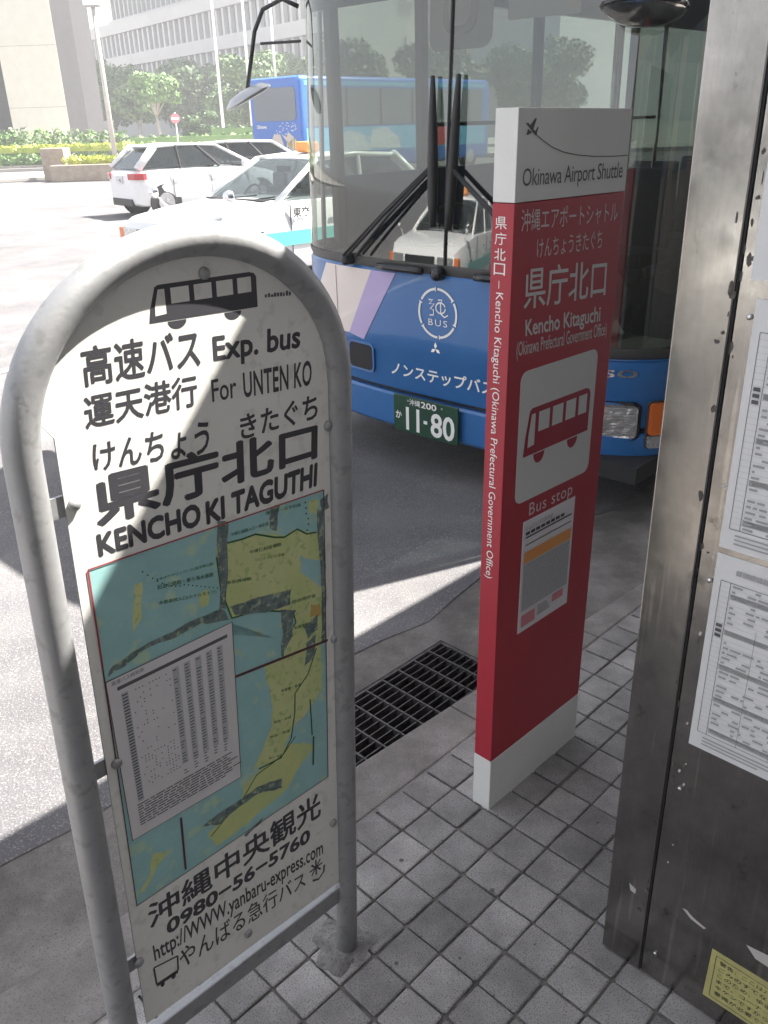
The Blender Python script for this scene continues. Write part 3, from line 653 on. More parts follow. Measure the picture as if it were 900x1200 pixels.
# sides, roof, floor, rear
BL = 10.4
for sx in (-1, 1):
    x = sx * HWB
    sd = MB().box((min(x, x - sx * .04), CR_ - .02, .30), (max(x, x - sx * .04), BL, 1.05)).build('side_panel', MT['blue'], bus)
    tag(sd)
    MB().box((min(x, x - sx * .04), CR_ - .02, 2.46), (max(x, x - sx * .04), BL, 2.92)).build('cantrail', MT['blue'], bus)
    ys = [CR_ + .0, 1.32, 2.6, 4.0, 5.4, 6.8, 8.2, BL]
    for i in range(len(ys) - 1):
        q = MB(); xx = x - sx * .008; q.add([(xx, ys[i] + .03, 1.05), (xx, ys[i + 1] - .03, 1.05), (xx, ys[i + 1] - .03, 2.46), (xx, ys[i] + .03, 2.46)], [(0, 1, 2, 3)]); q.build('side_window', MT['wside'] if sx < 0 and i < 3 else MT['privacy'], bus)
        if sx < 0 and i < 2: MB().box((x + .002, ys[i] + .034, 1.051), (x + .03, ys[i + 1] - .036, 1.50)).build('driver_side_panel', MT['blue'], bus)
        MB().box((min(x, x - sx * .05), ys[i] - .035, 1.051), (max(x, x - sx * .05), ys[i] + .033, 2.459)).build('window_post', MT['black'], bus)
    MB().box((min(x + sx * .002, x - sx * .02), 1.5, 1.75), (max(x + sx * .002, x - sx * .02), 4.6, 1.775)).build('window_rail', MT['black'], bus)
    for y in (2.3, 7.6):
        wh = MB().lathe((sx * 1.17, y, .46), (-sx, 0, 0), [(.30, 0), (.46, .02), (.48, .06), (.48, .22), (.4, .26)], 28).build('wheel', MT['tyre'], bus, smooth=True, auto=40)
        MB().lathe((sx * 1.172, y, .46), (sx, 0, 0), [(.28, 0), (.26, .01), (.12, .02), (.1, .05), (.02, .06)], 24).build('rim', MT['rim'], wh, smooth=True, auto=40)
b = MB(); b.box((-1.19, .5, 2.922), (1.19, BL, 3.0)); b.box((-1.05, .2, 2.90), (1.05, .5, 2.97)); b.build('roof', MT['carw'], bus, bevel=.02)
b = MB(); b.box((-1.15, .06, .28), (1.15, BL, .36)); b.build('floor', MT['dark'], bus)
b = MB(); b.box((-1.16, BL - .05, .3), (1.16, BL, 2.92)); b.build('rear_wall', MT['interl'], bus)
b = MB(); b.box((-1.15, .7, 2.80), (1.15, BL - .06, 2.83)); b.build('ceiling_lining', MT['interl'], bus)
b = MB()
X = [x for x in xs if -1.1 < x < 1.12]
b.v = [tuple(FP(-.09)(x, min(1.10, ztop(x) + .0))) for x in X] + [(x, .75 if x < .75 else .5, min(1.12, ztop(x) + .03)) for x in X] + [(x, .75 if x < .75 else .5, .4) for x in X]
n = len(X); b.f = [(i, i + 1, n + i + 1, n + i) for i in range(n - 1)] + [(n + i, n + i + 1, 2 * n + i + 1, 2 * n + i) for i in range(n - 1)]; b.m = [0] * len(b.f)
b.build('dashboard', MT['trim'], bus)
ds = MB(); ds.box((-.88, 1.25, .5), (-.38, 1.72, .95)); ds.box((-.86, 1.66, .95), (-.40, 1.80, 1.62)); ds.box((-.74, 1.68, 1.62), (-.52, 1.78, 1.84)); ds.build('driver_seat', MT['seat'], bus, bevel=.03)
b = MB(); c0 = Vector((-.62, .86, 1.22)); axn = Vector((0, -.5, .86)).normalized(); e1 = Vector((1, 0, 0)); e2 = axn.cross(e1)
b.tube([c0 + (e1 * math.cos(t) + e2 * math.sin(t)) * .21 for t in np.linspace(0, 2 * math.pi, 25)], .014, 6); b.tube([c0 - e1 * .2, c0 + e1 * .2], .01, 6); b.tube([c0, c0 - axn * .35], .025, 8)
b.build('steering_wheel', MT['black'], bus, smooth=True)
MB().box((-.25, 1.0, .95), (-.05, 1.25, 1.45)).build('fare_box', MT['inter'], bus, bevel=.01)
for x, y in ((.25, 1.2), (-.12, 1.9), (.6, 2.4), (-.5, 3.2), (.5, 3.9)):
    MB().tube([(x, y, .36), (x, y, 2.8)], .016, 8).build('grab_pole', MT['chrome'], bus, smooth=True)
s0 = None
for r_ in range(7):
    for x in (-.92, -.48, .48, .92):
        if s0 is None:
            q = MB(); q.box((-.2, 0, .75), (.2, .42, .86)); q.box((-.2, .36, .86), (.2, .46, 1.42)); s0 = q.build('passenger_seat', MT['seatb'], bus, bevel=.02); s0.location = (x, 2.7, 0)
        else:
            o = s0.copy(); COL.objects.link(o); o.parent = bus; o.location = (x, 2.7 + r_ * .95, 0)

# ================================================================ RED SHUTTLE SIGN
s_ = Vector((.715241, .698878, 0)); n_ = Vector((-.698878, .715241, 0)); up_ = (Z3 + .0234 * s_ - .0118 * n_).normalized()
rs = thing('shuttle_sign', 'tall red and white airport shuttle bus stop pillar sign on the pavement edge', 'bus stop sign', frame(Vector((.2481, 1.6711, -.002)), s_, n_, up_))
RW, RT = .3964, .0525
MB().box((0, 0, .158), (RW, RT, 1.487)).build('red_body', MT['red'], rs, bevel=.0012)
MB().box((-.0008, -.0008, -.004), (RW + .0008, RT + .0008, .1565)).build('white_base', MT['white'], rs, bevel=.0015)
MB().box((0, 0, 1.4885), (RW, RT, 1.6513)).build('white_head', MT['white'], rs, bevel=.0012)
FR = lambda off: (lambda x, z: Vector((x, -off, z)))
A = FR(.0006)
lettering('Okinawa Airport Shuttle', (.021, .378, 1.507, 1.548), A, MT['inkg'], rs, -.006, spacing=.95)
b = MB(); stroke(A, [(.05, 1.609), (.075, 1.597), (.11, 1.583), (.15, 1.573), (.20, 1.5665), (.26, 1.562), (.33, 1.560), (.394, 1.5605)], .0018, b); b.build('flight_trail', MT['inkg'], rs)
b = MB(); poly(A, [(.022, 1.625), (.030, 1.626), (.060, 1.607), (.055, 1.604)], b); poly(A, [(.034, 1.620), (.052, 1.634), (.056, 1.633), (.046, 1.613)], b); poly(A, [(.030, 1.616), (.026, 1.606), (.030, 1.605), (.044, 1.610)], b); poly(A, [(.052, 1.611), (.060, 1.619), (.063, 1.618), (.058, 1.607)], b); b.build('aeroplane_pictogram', MT['inkg'], rs)
lettering('沖縄エアポートシャトル', ((.022, 1.476), (.372, 1.469), (.024, 1.434), (.374, 1.426)), A, MT['pinkw'], rs, .0)
lettering('けんちょうきたぐち', ((.078, 1.417), (.318, 1.414), (.080, 1.380), (.320, 1.376)), A, MT['pinkw'], rs, -.002)
lettering('県庁北口', ((.042, 1.366), (.348, 1.352), (.044, 1.282), (.352, 1.268)), A, MT['pale'], rs, .010)
lettering('Kencho Kitaguchi', ((.052, 1.262), (.337, 1.249), (.056, 1.217), (.340, 1.204)), A, MT['pale'], rs, .016)
lettering('(Okinawa Prefectural Government Office)', ((.026, 1.221), (.370, 1.208), (.028, 1.181), (.372, 1.168)), A, MT['pale'], rs, .004)
pts = rrect(.047, .342, .850, 1.153, .022); b = MB(); nn = len(pts)
b.add([FR(.0010)(*p) for p in pts] + [FR(.0)(*p) for p in pts], [tuple(range(nn))] + [(i, nn + i, nn + (i + 1) % nn, (i + 1) % nn) for i in range(nn)])
ip = b.build('icon_panel', MT['pale'], rs)
bus_icon(FR(.0016), ((.067, 1.066), (.323, 1.066), (.067, .932), (.323, .932)), MT['redi'], MT['pale'], ip, FR(.0022))
lettering('Bus stop', (.104, .279, .797, .838), A, MT['pinkw'], rs, .0, spacing=1.1)
FRp = FR(.0022)
pp = MB().box((.084, -.0012, .498), (.294, 0, .797)).build('notice_sheet', MT['paper'], rs)
for z0_, z1_ in ((.752, .756), (.733, .7355)): b = MB(); rect(FRp, .094, .282, z0_, z1_, b); b.build('heading_rule', MT['ink'], pp)
b = MB()
for k in range(8): rect(FRp, .094 + k * .02, .094 + k * .02 + .016, .760, .768, b)
b.build('small_print', MT['ink'], pp)
lettering('リムジンバスのりば', (.094, .20, .772, .784), FRp, MT['inkg'], pp, 0)
b = MB(); rect(FRp, .092, .286, .686, .716, b); b.build('orange_band', MT['orange'], pp)
b = MB(); rect(FR(.0016), .092, .286, .556, .684, b); b.build('grey_block', MT['greyp'], pp)
b = MB()
for k in range(22):
    z = .681 - k * .0056; x = .095
    while x < .28:
        l_ = random.uniform(.004, .014); rect(FRp, x, min(x + l_, .284), z - .0015, z, b); x += l_ + .003
b.build('small_print', MT['inkf'], pp)
b = MB(); rect(FRp, .094, .150, .512, .545, b); rect(FRp, .222, .270, .530, .552, b); b.build('pink_print', MT['pinkp'], pp)
b = MB()
for k in range(5): rect(FRp, .16, .214 - k * .004, .520 + k * .006, .5225 + k * .006, b)
b.build('small_print', MT['inkf'], pp)
SD = lambda x, z: Vector((-.0006, x, z))            # left narrow side, seen from the camera: x runs from the face to the back
for ch, zc in zip('県庁北口', (1.4515, 1.4225, 1.393, 1.365)):
    lettering(ch, ((.044, zc + .0115), (.016, zc + .0115), (.044, zc - .0115), (.016, zc - .0115)), SD, MT['whitei'], rs, .004)
b = MB(); b.add([SD(.0305, 1.343), SD(.0290, 1.343), SD(.0290, 1.328), SD(.0305, 1.328)], [(0, 1, 2, 3)]); b.build('divider_bar', MT['whitei'], rs)
v, f, _ = text_geo('Kencho Kitaguchi (Okinawa Prefectural Government Office)', .0)
b = MB(); b.add([SD(.040 - (1 - c) * .0 + (c - 1) * .022 + 0, 1.320 - a * (1.320 - .676)) if False else SD(.018 + (1 - c) * .024, 1.320 - a * .644) for a, c in v], f); b.build('lettering', MT['whitei'], rs)

# ================================================================ ARCHED TUBULAR SIGN
LBs = Vector((-.46262, .90809, .0172)); ex_ = Vector((.68903, .72395, -.03367)); upv = Vector((.033938, .014181, .999323)); ey_ = upv.cross(ex_).normalized()
ar = thing('arched_bus_stop_sign', 'arched grey tube bus stop sign with a route map panel in the foreground', 'bus stop sign', frame(LBs, ex_, ey_, upv))
PW, PH, HS, HT = .5122, .0221, 1.2677, 1.4973
path = [(0, 0, z) for z in np.linspace(-.06, HS, 8)] + [(PW / 2 - PW / 2 * math.cos(t), 0, HS + (HT - HS) * math.sin(t)) for t in np.linspace(0, math.pi, 34)[1:-1]] + [(PW, 0, z) for z in np.linspace(HS, -.012, 8)]
MB().tube(path, .0222, 24).build('tube_frame', MT['galv'], ar, smooth=True)
YP = -.002; CX, CZ = -.393, 1.6145; SCL = 1 + YP / .961
def PLn(k): return lambda x, z: Vector((CX + (x - CX) * SCL, YP - k * .00015 - .0001, CZ + (z - CZ) * SCL))
def pan(x, z): q = PLn(0)(x, z); return (q.x, q.z)
ol = [(.0395, .246), (.4915, .210), (.4915, 1.262)] + [(.256 + .2335 * math.cos(t), 1.2677 + .2335 * math.sin(t)) for t in np.linspace(.06, math.pi - .17, 30)] + [(.042, 1.285)]
n = len(ol); b = MB(); fr_ = [PLn(0)(*p) for p in ol]
for q in fr_: q.y = YP
bk = [Vector((q.x, YP + .003, q.z)) for q in fr_]
b.add(fr_ + bk, [tuple(range(n))], 0); b.add(fr_ + bk, [tuple(range(2 * n - 1, n - 1, -1))] + [(i, n + i, n + (i + 1) % n, (i + 1) % n) for i in range(n)], 1)
panel = b.build('sign_panel', [MT['panel'], MT['paneledge']], ar)
MB().box((.02, -.002, .180), (PW - .02, .016, .222)).build('bottom_rail', MT['galv'], ar, bevel=.003).matrix_basis = Matrix.Rotation(.055, 4, 'Y')
for x, z in ((.053, 1.1955), (.056, .789), (.042, .392), (.4885, 1.196), (.492, .799), (.478, .379), (.2745, 1.4533), (.2574, .268)):
    q = PLn(0)(x, z)
    MB().lathe((q.x, YP, q.z), (0, -1, 0), [(.0085, 0), (.008, .004), (.003, .007)], 12).build('bolt', MT['galv'], panel, smooth=True)
    if x < .1: MB().box((.012, YP + .0035, q.z - .014), (q.x + .01, YP + .008, q.z + .014)).build('clip', MT['galv'], ar)
    elif x > .4: MB().box((q.x - .006, YP + .0035, q.z - .014), (PW - .010, YP + .008, q.z + .014)).build('clip', MT['galv'], ar)
T_ = lambda s, q, bold=.02, m='ink', k=1, sp=1.: lettering(s, q, PLn(k), MT[m], panel, bold, spacing=sp)
bus_icon(PLn(1), ((.187, 1.446), (.3605, 1.4475), (.187, 1.389), (.3605, 1.387)), MT['ink'], MT['panel'], panel, PLn(2))
b = MB()
for i in range(9): x = .374 + i * .0055; rect(PLn(1), x, x + random.uniform(.003, .005), 1.410 - i * .0003, 1.4135 + random.uniform(-.001, .002), b)
rect(PLn(1), .43, .44, 1.408, 1.411, b); b.build('small_print', MT['inkg'], panel)
T_('高速バス', ((.090, 1.386), (.2614, 1.387), (.0885, 1.338), (.258, 1.331)), .018)
T_('Exp. bus', ((.280, 1.370), (.4395, 1.364), (.279, 1.326), (.435, 1.319)), .024)
T_('運天港行', ((.0845, 1.328), (.2505, 1.325), (.083, 1.285), (.248, 1.281)), .018)
T_('For', ((.2725, 1.3123), (.315, 1.3113), (.272, 1.280), (.3145, 1.278)), .012)
T_('UNTEN KO', ((.327, 1.3123), (.459, 1.3076), (.3265, 1.275), (.4565, 1.268)), .018, sp=1.05)
T_('けんちょう', ((.0879, 1.266), (.2665, 1.257), (.0855, 1.230), (.258, 1.208)), .016)
T_('きたぐち', ((.3164, 1.2515), (.4690, 1.2535), (.316, 1.214), (.4673, 1.212)), .016)
T_('県庁北口', ((.080, 1.226), (.4680, 1.2095), (.079, 1.153), (.4645, 1.146)), .026)
T_('KENCHO', ((.0758, 1.1465), (.2376, 1.1426), (.0755, 1.1134), (.2364, 1.1057)), .038)
T_('KI TAGUTHI', ((.2462, 1.14), (.4652, 1.1414), (.245, 1.1028), (.4611, 1.0999)), .038)
T_('沖縄中央観光', ((.0698, .4935), (.447, .4815), (.0680, .4410), (.448, .4180)), .018)
T_('0980−56−5760', ((.0995, .4345), (.419, .4085), (.0969, .4033), (.417, .3755)), .03)
T_('http://WWW.yanbaru-express.com', ((.0692, .4042), (.45, .3562), (.0699, .3565), (.4499, .3075)), .014)
T_('やんばる急行バス', ((.1146, .3557), (.4002, .314), (.1135, .3033), (.4022, .2701)), .012)
b = MB(); P = PLn(1)
for t in np.linspace(0, 2 * math.pi, 9)[:-1]: stroke(P, [(.430 + .006 * math.cos(t), .298 + .006 * math.sin(t)), (.430 + .017 * math.cos(t), .298 + .020 * math.sin(t))], .004, b)
disc(P, .430, .298, .006, .006, 10, b); stroke(P, [(.420, .270), (.436, .262), (.450, .272), (.452, .288)], .005, b); b.build('flower_mark', MT['ink'], panel)
b = MB(); Q = quadmap((.066, .3556), (.1113, .3425), (.0672, .3015), (.1079, .2985))
P2 = lambda x, z: PLn(1)(*Q(x, z))
for q in ([(0, .25), (0, 1)], [(0, 1), (1, 1)], [(1, 1), (1, .25)]): stroke(PLn(1), [tuple(Q(*p)) for p in q], .0035, b)
stroke(PLn(1), [tuple(Q(0, .22)), tuple(Q(1, .22))], .008, b); disc(P2, .25, .1, .1, .12, 10, b); disc(P2, .78, .1, .1, .12, 10, b); b.build('bus_outline', MT['ink'], panel)
# route map
def rough(pts, amp, it=3, seed=1):
    r = random.Random(seed + int(pts[0][0] * 1e4))
    for _ in range(it):
        q = []
        for i, p in enumerate(pts):
            n_ = pts[(i + 1) % len(pts)]; L_ = math.hypot(n_[0] - p[0], n_[1] - p[1])
            q += [p, ((p[0] + n_[0]) / 2 + r.uniform(-amp, amp) * min(1, L_ / .02), (p[1] + n_[1]) / 2 + r.uniform(-amp, amp) * min(1, L_ / .02))]
        pts = q; amp *= .55
    return pts
def field(pts, k, name, m, par):
    if name == 'map_land': pts = rough(pts, .0035)
    b = MB(); poly(PLn(k), pts, b); return b.build(name, MT[m], par)
mp_ = field([(.0579, 1.1024), (.4757, 1.0896), (.4681, .5007), (.0535, .5084)], 1, 'route_map', 'sea', panel)
field([(.2593, 1.0629), (.3256, 1.0614), (.3886, 1.0372), (.4161, 1.0393), (.4468, 1.0232), (.4684, 1.0219), (.4653, .963), (.42, .9915), (.4181, .9625), (.4665, .9132), (.4611, .8061), (.3726, .815), (.405, .8699), (.3859, .9028), (.3329, .9222), (.2763, .9347), (.2581, .9958)], 2, 'map_land', 'land', mp_)
field([(.4429, 1.0791), (.464, 1.0755), (.4626, 1.05), (.4418, 1.0595)], 2, 'map_land', 'land', mp_)
field([(.3313, .8223), (.4611, .8061), (.4603, .7115), (.4313, .6849), (.3916, .6649), (.3509, .6184), (.2938, .6255), (.342, .6928), (.3411, .7727)], 3, 'map_land', 'land', mp_)
field([(.1203, 1.0554), (.133, 1.0555), (.1256, 1.0023), (.1101, .983)], 2, 'map_land', 'land', mp_); field([(.2205, .9999), (.238, 1.0011), (.2351, .9748), (.2233, .9742)], 2, 'map_land', 'land2', mp_)
field([(.2734, .6078), (.3768, .6354), (.4365, .5932), (.4198, .5811), (.3869, .5572), (.3623, .536), (.2451, .5178), (.2099, .5171), (.1943, .5567), (.2632, .5724)], 2, 'map_land', 'land2', mp_)
field([(.0931, .589), (.121, .5752), (.0979, .5585), (.0699, .5256), (.062, .5318), (.082, .5502)], 2, 'map_land', 'land', mp_); field([(.4391, .8898), (.4613, .8838), (.46, .8588), (.4377, .8652)], 3, 'map_land', 'land3', mp_)
field([(.19, .91), (.24, .925), (.33, .90), (.36, .86), (.35, .83), (.278, .835), (.276, .925)], 2, 'map_inset', 'sea', mp_)
b = MB()
for pts, w_ in (([(.2576, 1.0475), (.2604, .9894), (.2763, .9347), (.33, .9264), (.3722, .9056), (.3994, .894), (.405, .8699), (.3787, .8502), (.3728, .8181)], .003), ([(.2595, 1.0654), (.3069, 1.0597), (.3318, 1.0593), (.3689, 1.0411), (.3884, 1.0344), (.4161, 1.0393), (.4361, 1.0239), (.4574, 1.0197)], .003),
                ([(.4491, .7984), (.4276, .7554), (.3959, .7311), (.3934, .6916), (.3825, .642), (.358, .6141), (.3075, .6204)], .0028), ([(.3923, .6406), (.3604, .6168), (.3017, .6107), (.2709, .5814), (.2279, .5612), (.1996, .5458)], .0022), ([(.4353, .6157), (.4318, .5515)], .004), ([(.43, .70), (.432, .62)], .003)): stroke(PLn(4), pts, w_, b)
for x, z in ((.4353, 1.08), (.4361, 1.07), (.4361, 1.06), (.44, 1.05), (.4402, 1.04), (.437, 1.03)): disc(PLn(4), x, z, .0018, .0018, 8, b)
for k in range(18): x = .135 + k * .007; z = 1.07 - .045 * math.sin(min(k / 9, 1) * 1.57) - max(0, k - 9) * .0035; disc(PLn(4), x, z, .0013, .0013, 6, b)
b.build('route_line', MT['road'], mp_)
for pts in ([(.2636, 1.1032), (.2831, 1.0943), (.2761, 1.02), (.2661, .9562), (.2542, .9584), (.259, 1.03)], [(.3632, 1.0926), (.3827, 1.092), (.373, 1.0509), (.3605, 1.0579)], [(.2752, .9552), (.33, .950), (.3988, .937), (.3934, .9089), (.34, .917), (.2828, .9377)], [(.3724, .9085), (.4066, .8941), (.398, .87), (.3964, .8485), (.3694, .8198), (.376, .86)],
            [(.0627, .9343), (.0722, .9481), (.1407, .9586), (.20, .962), (.2603, .9587), (.2701, .9345), (.22, .951), (.1663, .9469), (.12, .95), (.091, .939)], [(.460, 1.0608), (.4737, 1.0552), (.4765, .95), (.4725, .8009), (.4611, .8061), (.464, .92)], [(.1837, .578), (.2502, .5811), (.30, .585), (.357, .5687), (.3555, .5478), (.30, .570), (.2419, .5656), (.2144, .56)],
            [(.42, .855), (.455, .865), (.452, .835), (.43, .825)], [(.425, .82), (.45, .83), (.44, .78), (.42, .775)], [(.468, 1.075), (.486, 1.082), (.487, 1.055), (.470, 1.05)], [(.265, .50), (.31, .512), (.305, .502), (.27, .494)]): b = MB(); poly(PLn(5), rough(pts, .0030, 3, 5), b); b.build('torn_tape', MT['smudge'], mp_)
b = MB(); stroke(PLn(6), [(.0579, 1.1024), (.4757, 1.0896)], .0022, b); stroke(PLn(6), [(.0579, 1.1024), (.0575, .95)], .0028, b); b.build('red_border', MT['redline'], mp_)
b = MB(); stroke(PLn(6), [(.4757, 1.0896), (.4681, .5007), (.0535, .5084), (.0575, .95)], .0022, b); stroke(PLn(6), [(.2722, .8278), (.4765, .8024)], .005, b); stroke(PLn(6), [(.1482, .6229), (.1457, .5138)], .004, b); b.build('dark_border', MT['maroon'], mp_)
for s1_, q in (('オキナワマリンパーク(海洋博公園)', ((.1532, 1.0527), (.2509, 1.0423), (.1532, 1.0467), (.2509, 1.0363))), ('記念公園前・美ら海水族館', ((.1544, 1.042), (.249, 1.0262), (.1544, 1.0345), (.249, 1.0185))), ('本部高校入口(ホテルモトブ)', ((.1537, 1.0165), (.2515, .9951), (.1537, 1.009), (.2515, .9881))), ('今帰仁城跡入口・仲宗根', ((.2850, 1.0774), (.3579, 1.072), (.2850, 1.0710), (.3579, 1.0655))),
               ('今帰仁村役場前', ((.3172, 1.0369), (.3813, 1.0284), (.3172, 1.030), (.3813, 1.0215))), ('リハビリテーションセンター前', ((.3282, 1.0191), (.3864, 1.0085), (.3282, 1.0131), (.3864, 1.0025))), ('運天港・古宇利島', ((.3534, 1.0903), (.4257, 1.0825), (.3534, 1.0843), (.4257, 1.0765))), ('北部合同庁舎', ((.387, .9176), (.4512, .9068), (.387, .9106), (.4512, .8998))), ('本部博物館', ((.2707, 1.0019), (.3184, .991), (.2707, .996), (.3184, .985))),
               ('名護市役所', ((.40, .865), (.44, .857), (.40, .858), (.44, .85))), ('世冨慶・喜瀬', ((.365, .755), (.41, .746), (.365, .749), (.41, .740))), ('恩納・万座', ((.345, .700), (.385, .690), (.345, .695), (.385, .685))), ('仲泊・残波', ((.335, .675), (.38, .664), (.335, .669), (.38, .658))), ('石川・金武', ((.33, .632), (.36, .622), (.33, .627), (.36, .617)))):
    lettering(s1_, q, PLn(6), MT['road'], mp_, .006)
# timetable sheet stuck over the map
sheet = [(.0582, .9275), (.2755, .9283), (.2692, .6281), (.0626, .6372)]
QT = quadmap(sheet[0], sheet[1], sheet[3], sheet[2])
ts = field(sheet, 7, 'timetable_sheet', 'paper', panel)
PT = lambda k: (lambda x, z: PLn(k)(*QT(x, z)))
b = MB(); poly(PT(8), [(.07, .925), (.95, .925), (.95, .945), (.07, .945)], b)
b2 = MB(); b3 = MB(); rr = random.Random(3)
for x in np.arange(.48, .93, .093): poly(PT(8), [(x, .30), (x + .052, .30), (x + .052, .90), (x, .90)], b3)
poly(PT(8), [(.09, .22), (.14, .22), (.14, .90), (.09, .90)], b3)
for r_ in range(36):
    z = .89 - r_ * .0185
    for x in np.arange(.48, .93, .093): w2 = rr.uniform(.022, .040); (poly(PT(9), [(x + .006, z - .007), (x + .006 + w2, z - .007), (x + .006 + w2, z - .001), (x + .006, z - .001)], b2) if rr.random() < .9 else None)
    poly(PT(9), [(.093, z - .008), (.135, z - .008), (.135, z), (.093, z)], b2)
    for x in np.arange(.17, .46, .026):
        p_ = .16 if r_ < 22 else (.75 if r_ == 22 else .3)
        if r_ < 1: p_ = .8
        if r_ > 22 and x > .36: p_ = .7
        if rr.random() < p_ and not (r_ > 24 and z < .28): disc(PT(9), x, z - .004, .0055, .0042, 6, b if rr.random() < .35 else b2)
for r_ in range(9):
    z = .205 - r_ * .0165; x = .08
    while x < .93 - .05 * (r_ % 3):
        l_ = rr.uniform(.03, .1); poly(PT(9), [(x, z - .005), (x + l_, z - .005), (x + l_, z + .002), (x, z + .002)], b2); x += l_ + .012
tag(b.build('timetable_marks', MT['inkg'], ts), kind='stuff'); tag(b2.build('small_print', MT['inkg'], ts), kind='stuff'); b3.build('grey_column', MT['greyp'], ts)
b = MB(); stroke(PLn(8), sheet + sheet[:1], .0014, b); b.build('sheet_border', MT['maroon'], ts)
lettering('高速バス時刻表', ((.066, .924), (.118, .924), (.066, .917), (.118, .917)), PLn(9), MT['inkg'], ts)

# ================================================================ CARS
def wheel(par, x, y, r, sy):
    wh = MB().lathe((x, y, r), (0, -sy, 0), [(r * .66, 0), (r * .95, .01), (r, .04), (r, .17), (r * .8, .19)], 24).build('wheel', MT['tyre'], par, smooth=True, auto=40)
    b = MB().lathe((x, y + sy * .002, r), (0, sy, 0), [(r * .64, 0), (r * .62, .012), (r * .2, .004), (r * .15, .012)], 20); b.build('rim', MT['rim'], wh, smooth=True, auto=30)
    c = Vector((x, y + sy * .014, r)); b = MB()
    for k in range(7):
        t = 2 * math.pi * k / 7; b.box((-.015, 0, .03), (.015, .006, r * .6), mx=Matrix.Translation(c) @ Matrix.Rotation(t, 4, 'Y'))
    b.build('spoke', MT['silver'], wh)
def car(name, label, st, gh, m_body, extras, mtx, glass, group=None):
    """st: lower-body stations (x, half width, z low, z high); gh: greenhouse dict"""
    t = thing(name, label, 'car', mtx, group)
    def section(x, hw, zl, zh):
        h = zh - zl
        half = [(hw * .86, zl), (hw * .96, zl + .03), (hw, zl + h * .25), (hw * 1.01, zl + h * .55), (hw * .985, zl + h * .8), (hw * .94, zh - .02), (hw * .80, zh + .005), (hw * .4, zh + .018), (0, zh + .022)]
        return [(x, y, z) for y, z in half] + [(x, -y, z) for y, z in reversed(half[:-1])]
    secs = [section(*q) for q in st]; k = len(secs[0]); b = MB()
    for q in secs: b.v += q
    for i in range(len(secs) - 1):
        for j in range(k): b.f.append((i * k + j, i * k + (j + 1) % k, (i + 1) * k + (j + 1) % k, (i + 1) * k + j)); b.m.append(0)
    b.f.append(tuple(range(k))); b.f.append(tuple((len(secs) - 1) * k + j for j in range(k - 1, -1, -1))); b.m += [0, 0]
    body = b.build('body', m_body, t, smooth=True, auto=38)
    G = gh; zb, zr = G['zb'], G['zr']; hb, hr = G['hb'], G['hr']
    x0b, x0r, x1r, x1b = G['rb'], G['rr'], G['fr'], G['fb']
    # roof
    b = MB()
    def rf(s, q): x = x0r + (x1r - x0r) * s; y = hr * (2 * q - 1); return (x, y * (1 - .05 * abs(2 * s - 1) ** 3), zr - .05 * abs(2 * s - 1) ** 2.5 - .045 * abs(2 * q - 1) ** 3 + .01)
    b.grid(rf, np.linspace(0, 1, 12), np.linspace(0, 1, 9)); b.build('roof', m_body, t, smooth=True, solid=.03)
    ze = zr - .05
    def pane(name_, pts, inset=.0):
        b = MB(); b.add(pts, [(0, 1, 2, 3)]); return b.build(name_, glass[name_] if name_ in glass else glass['side'], t)
    pane('windscreen', [(x1b, -hb * .93, zb), (x1b, hb * .93, zb), (x1r, hr * .93, ze), (x1r, -hr * .93, ze)])
    pane('rear_window', [(x0b, hb * .93, zb), (x0b, -hb * .93, zb), (x0r, -hr * .93, ze), (x0r, hr * .93, ze)])
    xm = G.get('mid', [.5]); 
    for sy in (-1, 1):
        cuts = [0] + xm + [1]
        for i in range(len(cuts) - 1):
            a, c = cuts[i], cuts[i + 1]; xb_ = lambda s: x0b + .12 + (x1b - x0b - .2) * s; xr_ = lambda s: x0r + .06 + (x1r - x0r - .12) * s
            pane('side_window', [(xb_(a) + .03, sy * hb, zb), (xb_(c) - .03, sy * hb, zb), (xr_(c) - .02, sy * (hr + .0), ze), (xr_(a) + .02, sy * hr, ze)])
            if i: b = MB(); b.tube([(xb_(a), sy * hb, zb - .02), (xr_(a), sy * hr, ze + .01)], .032, 8); b.build('pillar', G.get('bp', m_body), t)
        b = MB(); b.tube([(x1b + .02, sy * hb * .97, zb - .02), (x1r, sy * hr * .99, ze + .0)], .034, 8); b.build('pillar', m_body, t, smooth=True)
        b = MB(); b.tube([(x0b + .04, sy * hb * .95, zb + .0), (x0r, sy * hr * .99, ze + .0)], G.get('cp', .05), 8); b.build('pillar', m_body, t, smooth=True)
        b = MB(); b.tube([(x0r, sy * hr * .99, ze), ((x0r + x1r) / 2, sy * hr * 1.0, ze + .035), (x1r, sy * hr * .99, ze)], .03, 8); b.build('roof_rail', m_body, t, smooth=True)
    r = G.get('wr', .31)
    for x in G['wx']:
        for sy in (-1, 1):
            hw = G['hw']
            b = MB().lathe((x, sy * (hw - .04), r + .01), (0, sy, 0), [(r + .065, 0), (r + .06, .052)], 28); b.build('wheel_arch', MT['dark'], t)
            wheel(t, x, sy * (hw + .016), r, sy)
    b = MB(); b.box((x0b + .2, -hb * .85, .35), (x1b - .1, hb * .85, zb - .12)); b.build('cabin_floor', MT['dark'], t)
    for x, y in ((.15, -.36), (.15, .36), (-.75, -.36), (-.75, .36)):
        b = MB(); b.box((x - .1, y - .25, .5), (x + .02, y + .25, 1.08)); b.box((x - .08, y - .12, 1.08), (x, y + .12, 1.24)); b.build('seat', MT['interl'] if G.get('lightseat') else MT['seat'], t, bevel=.02)
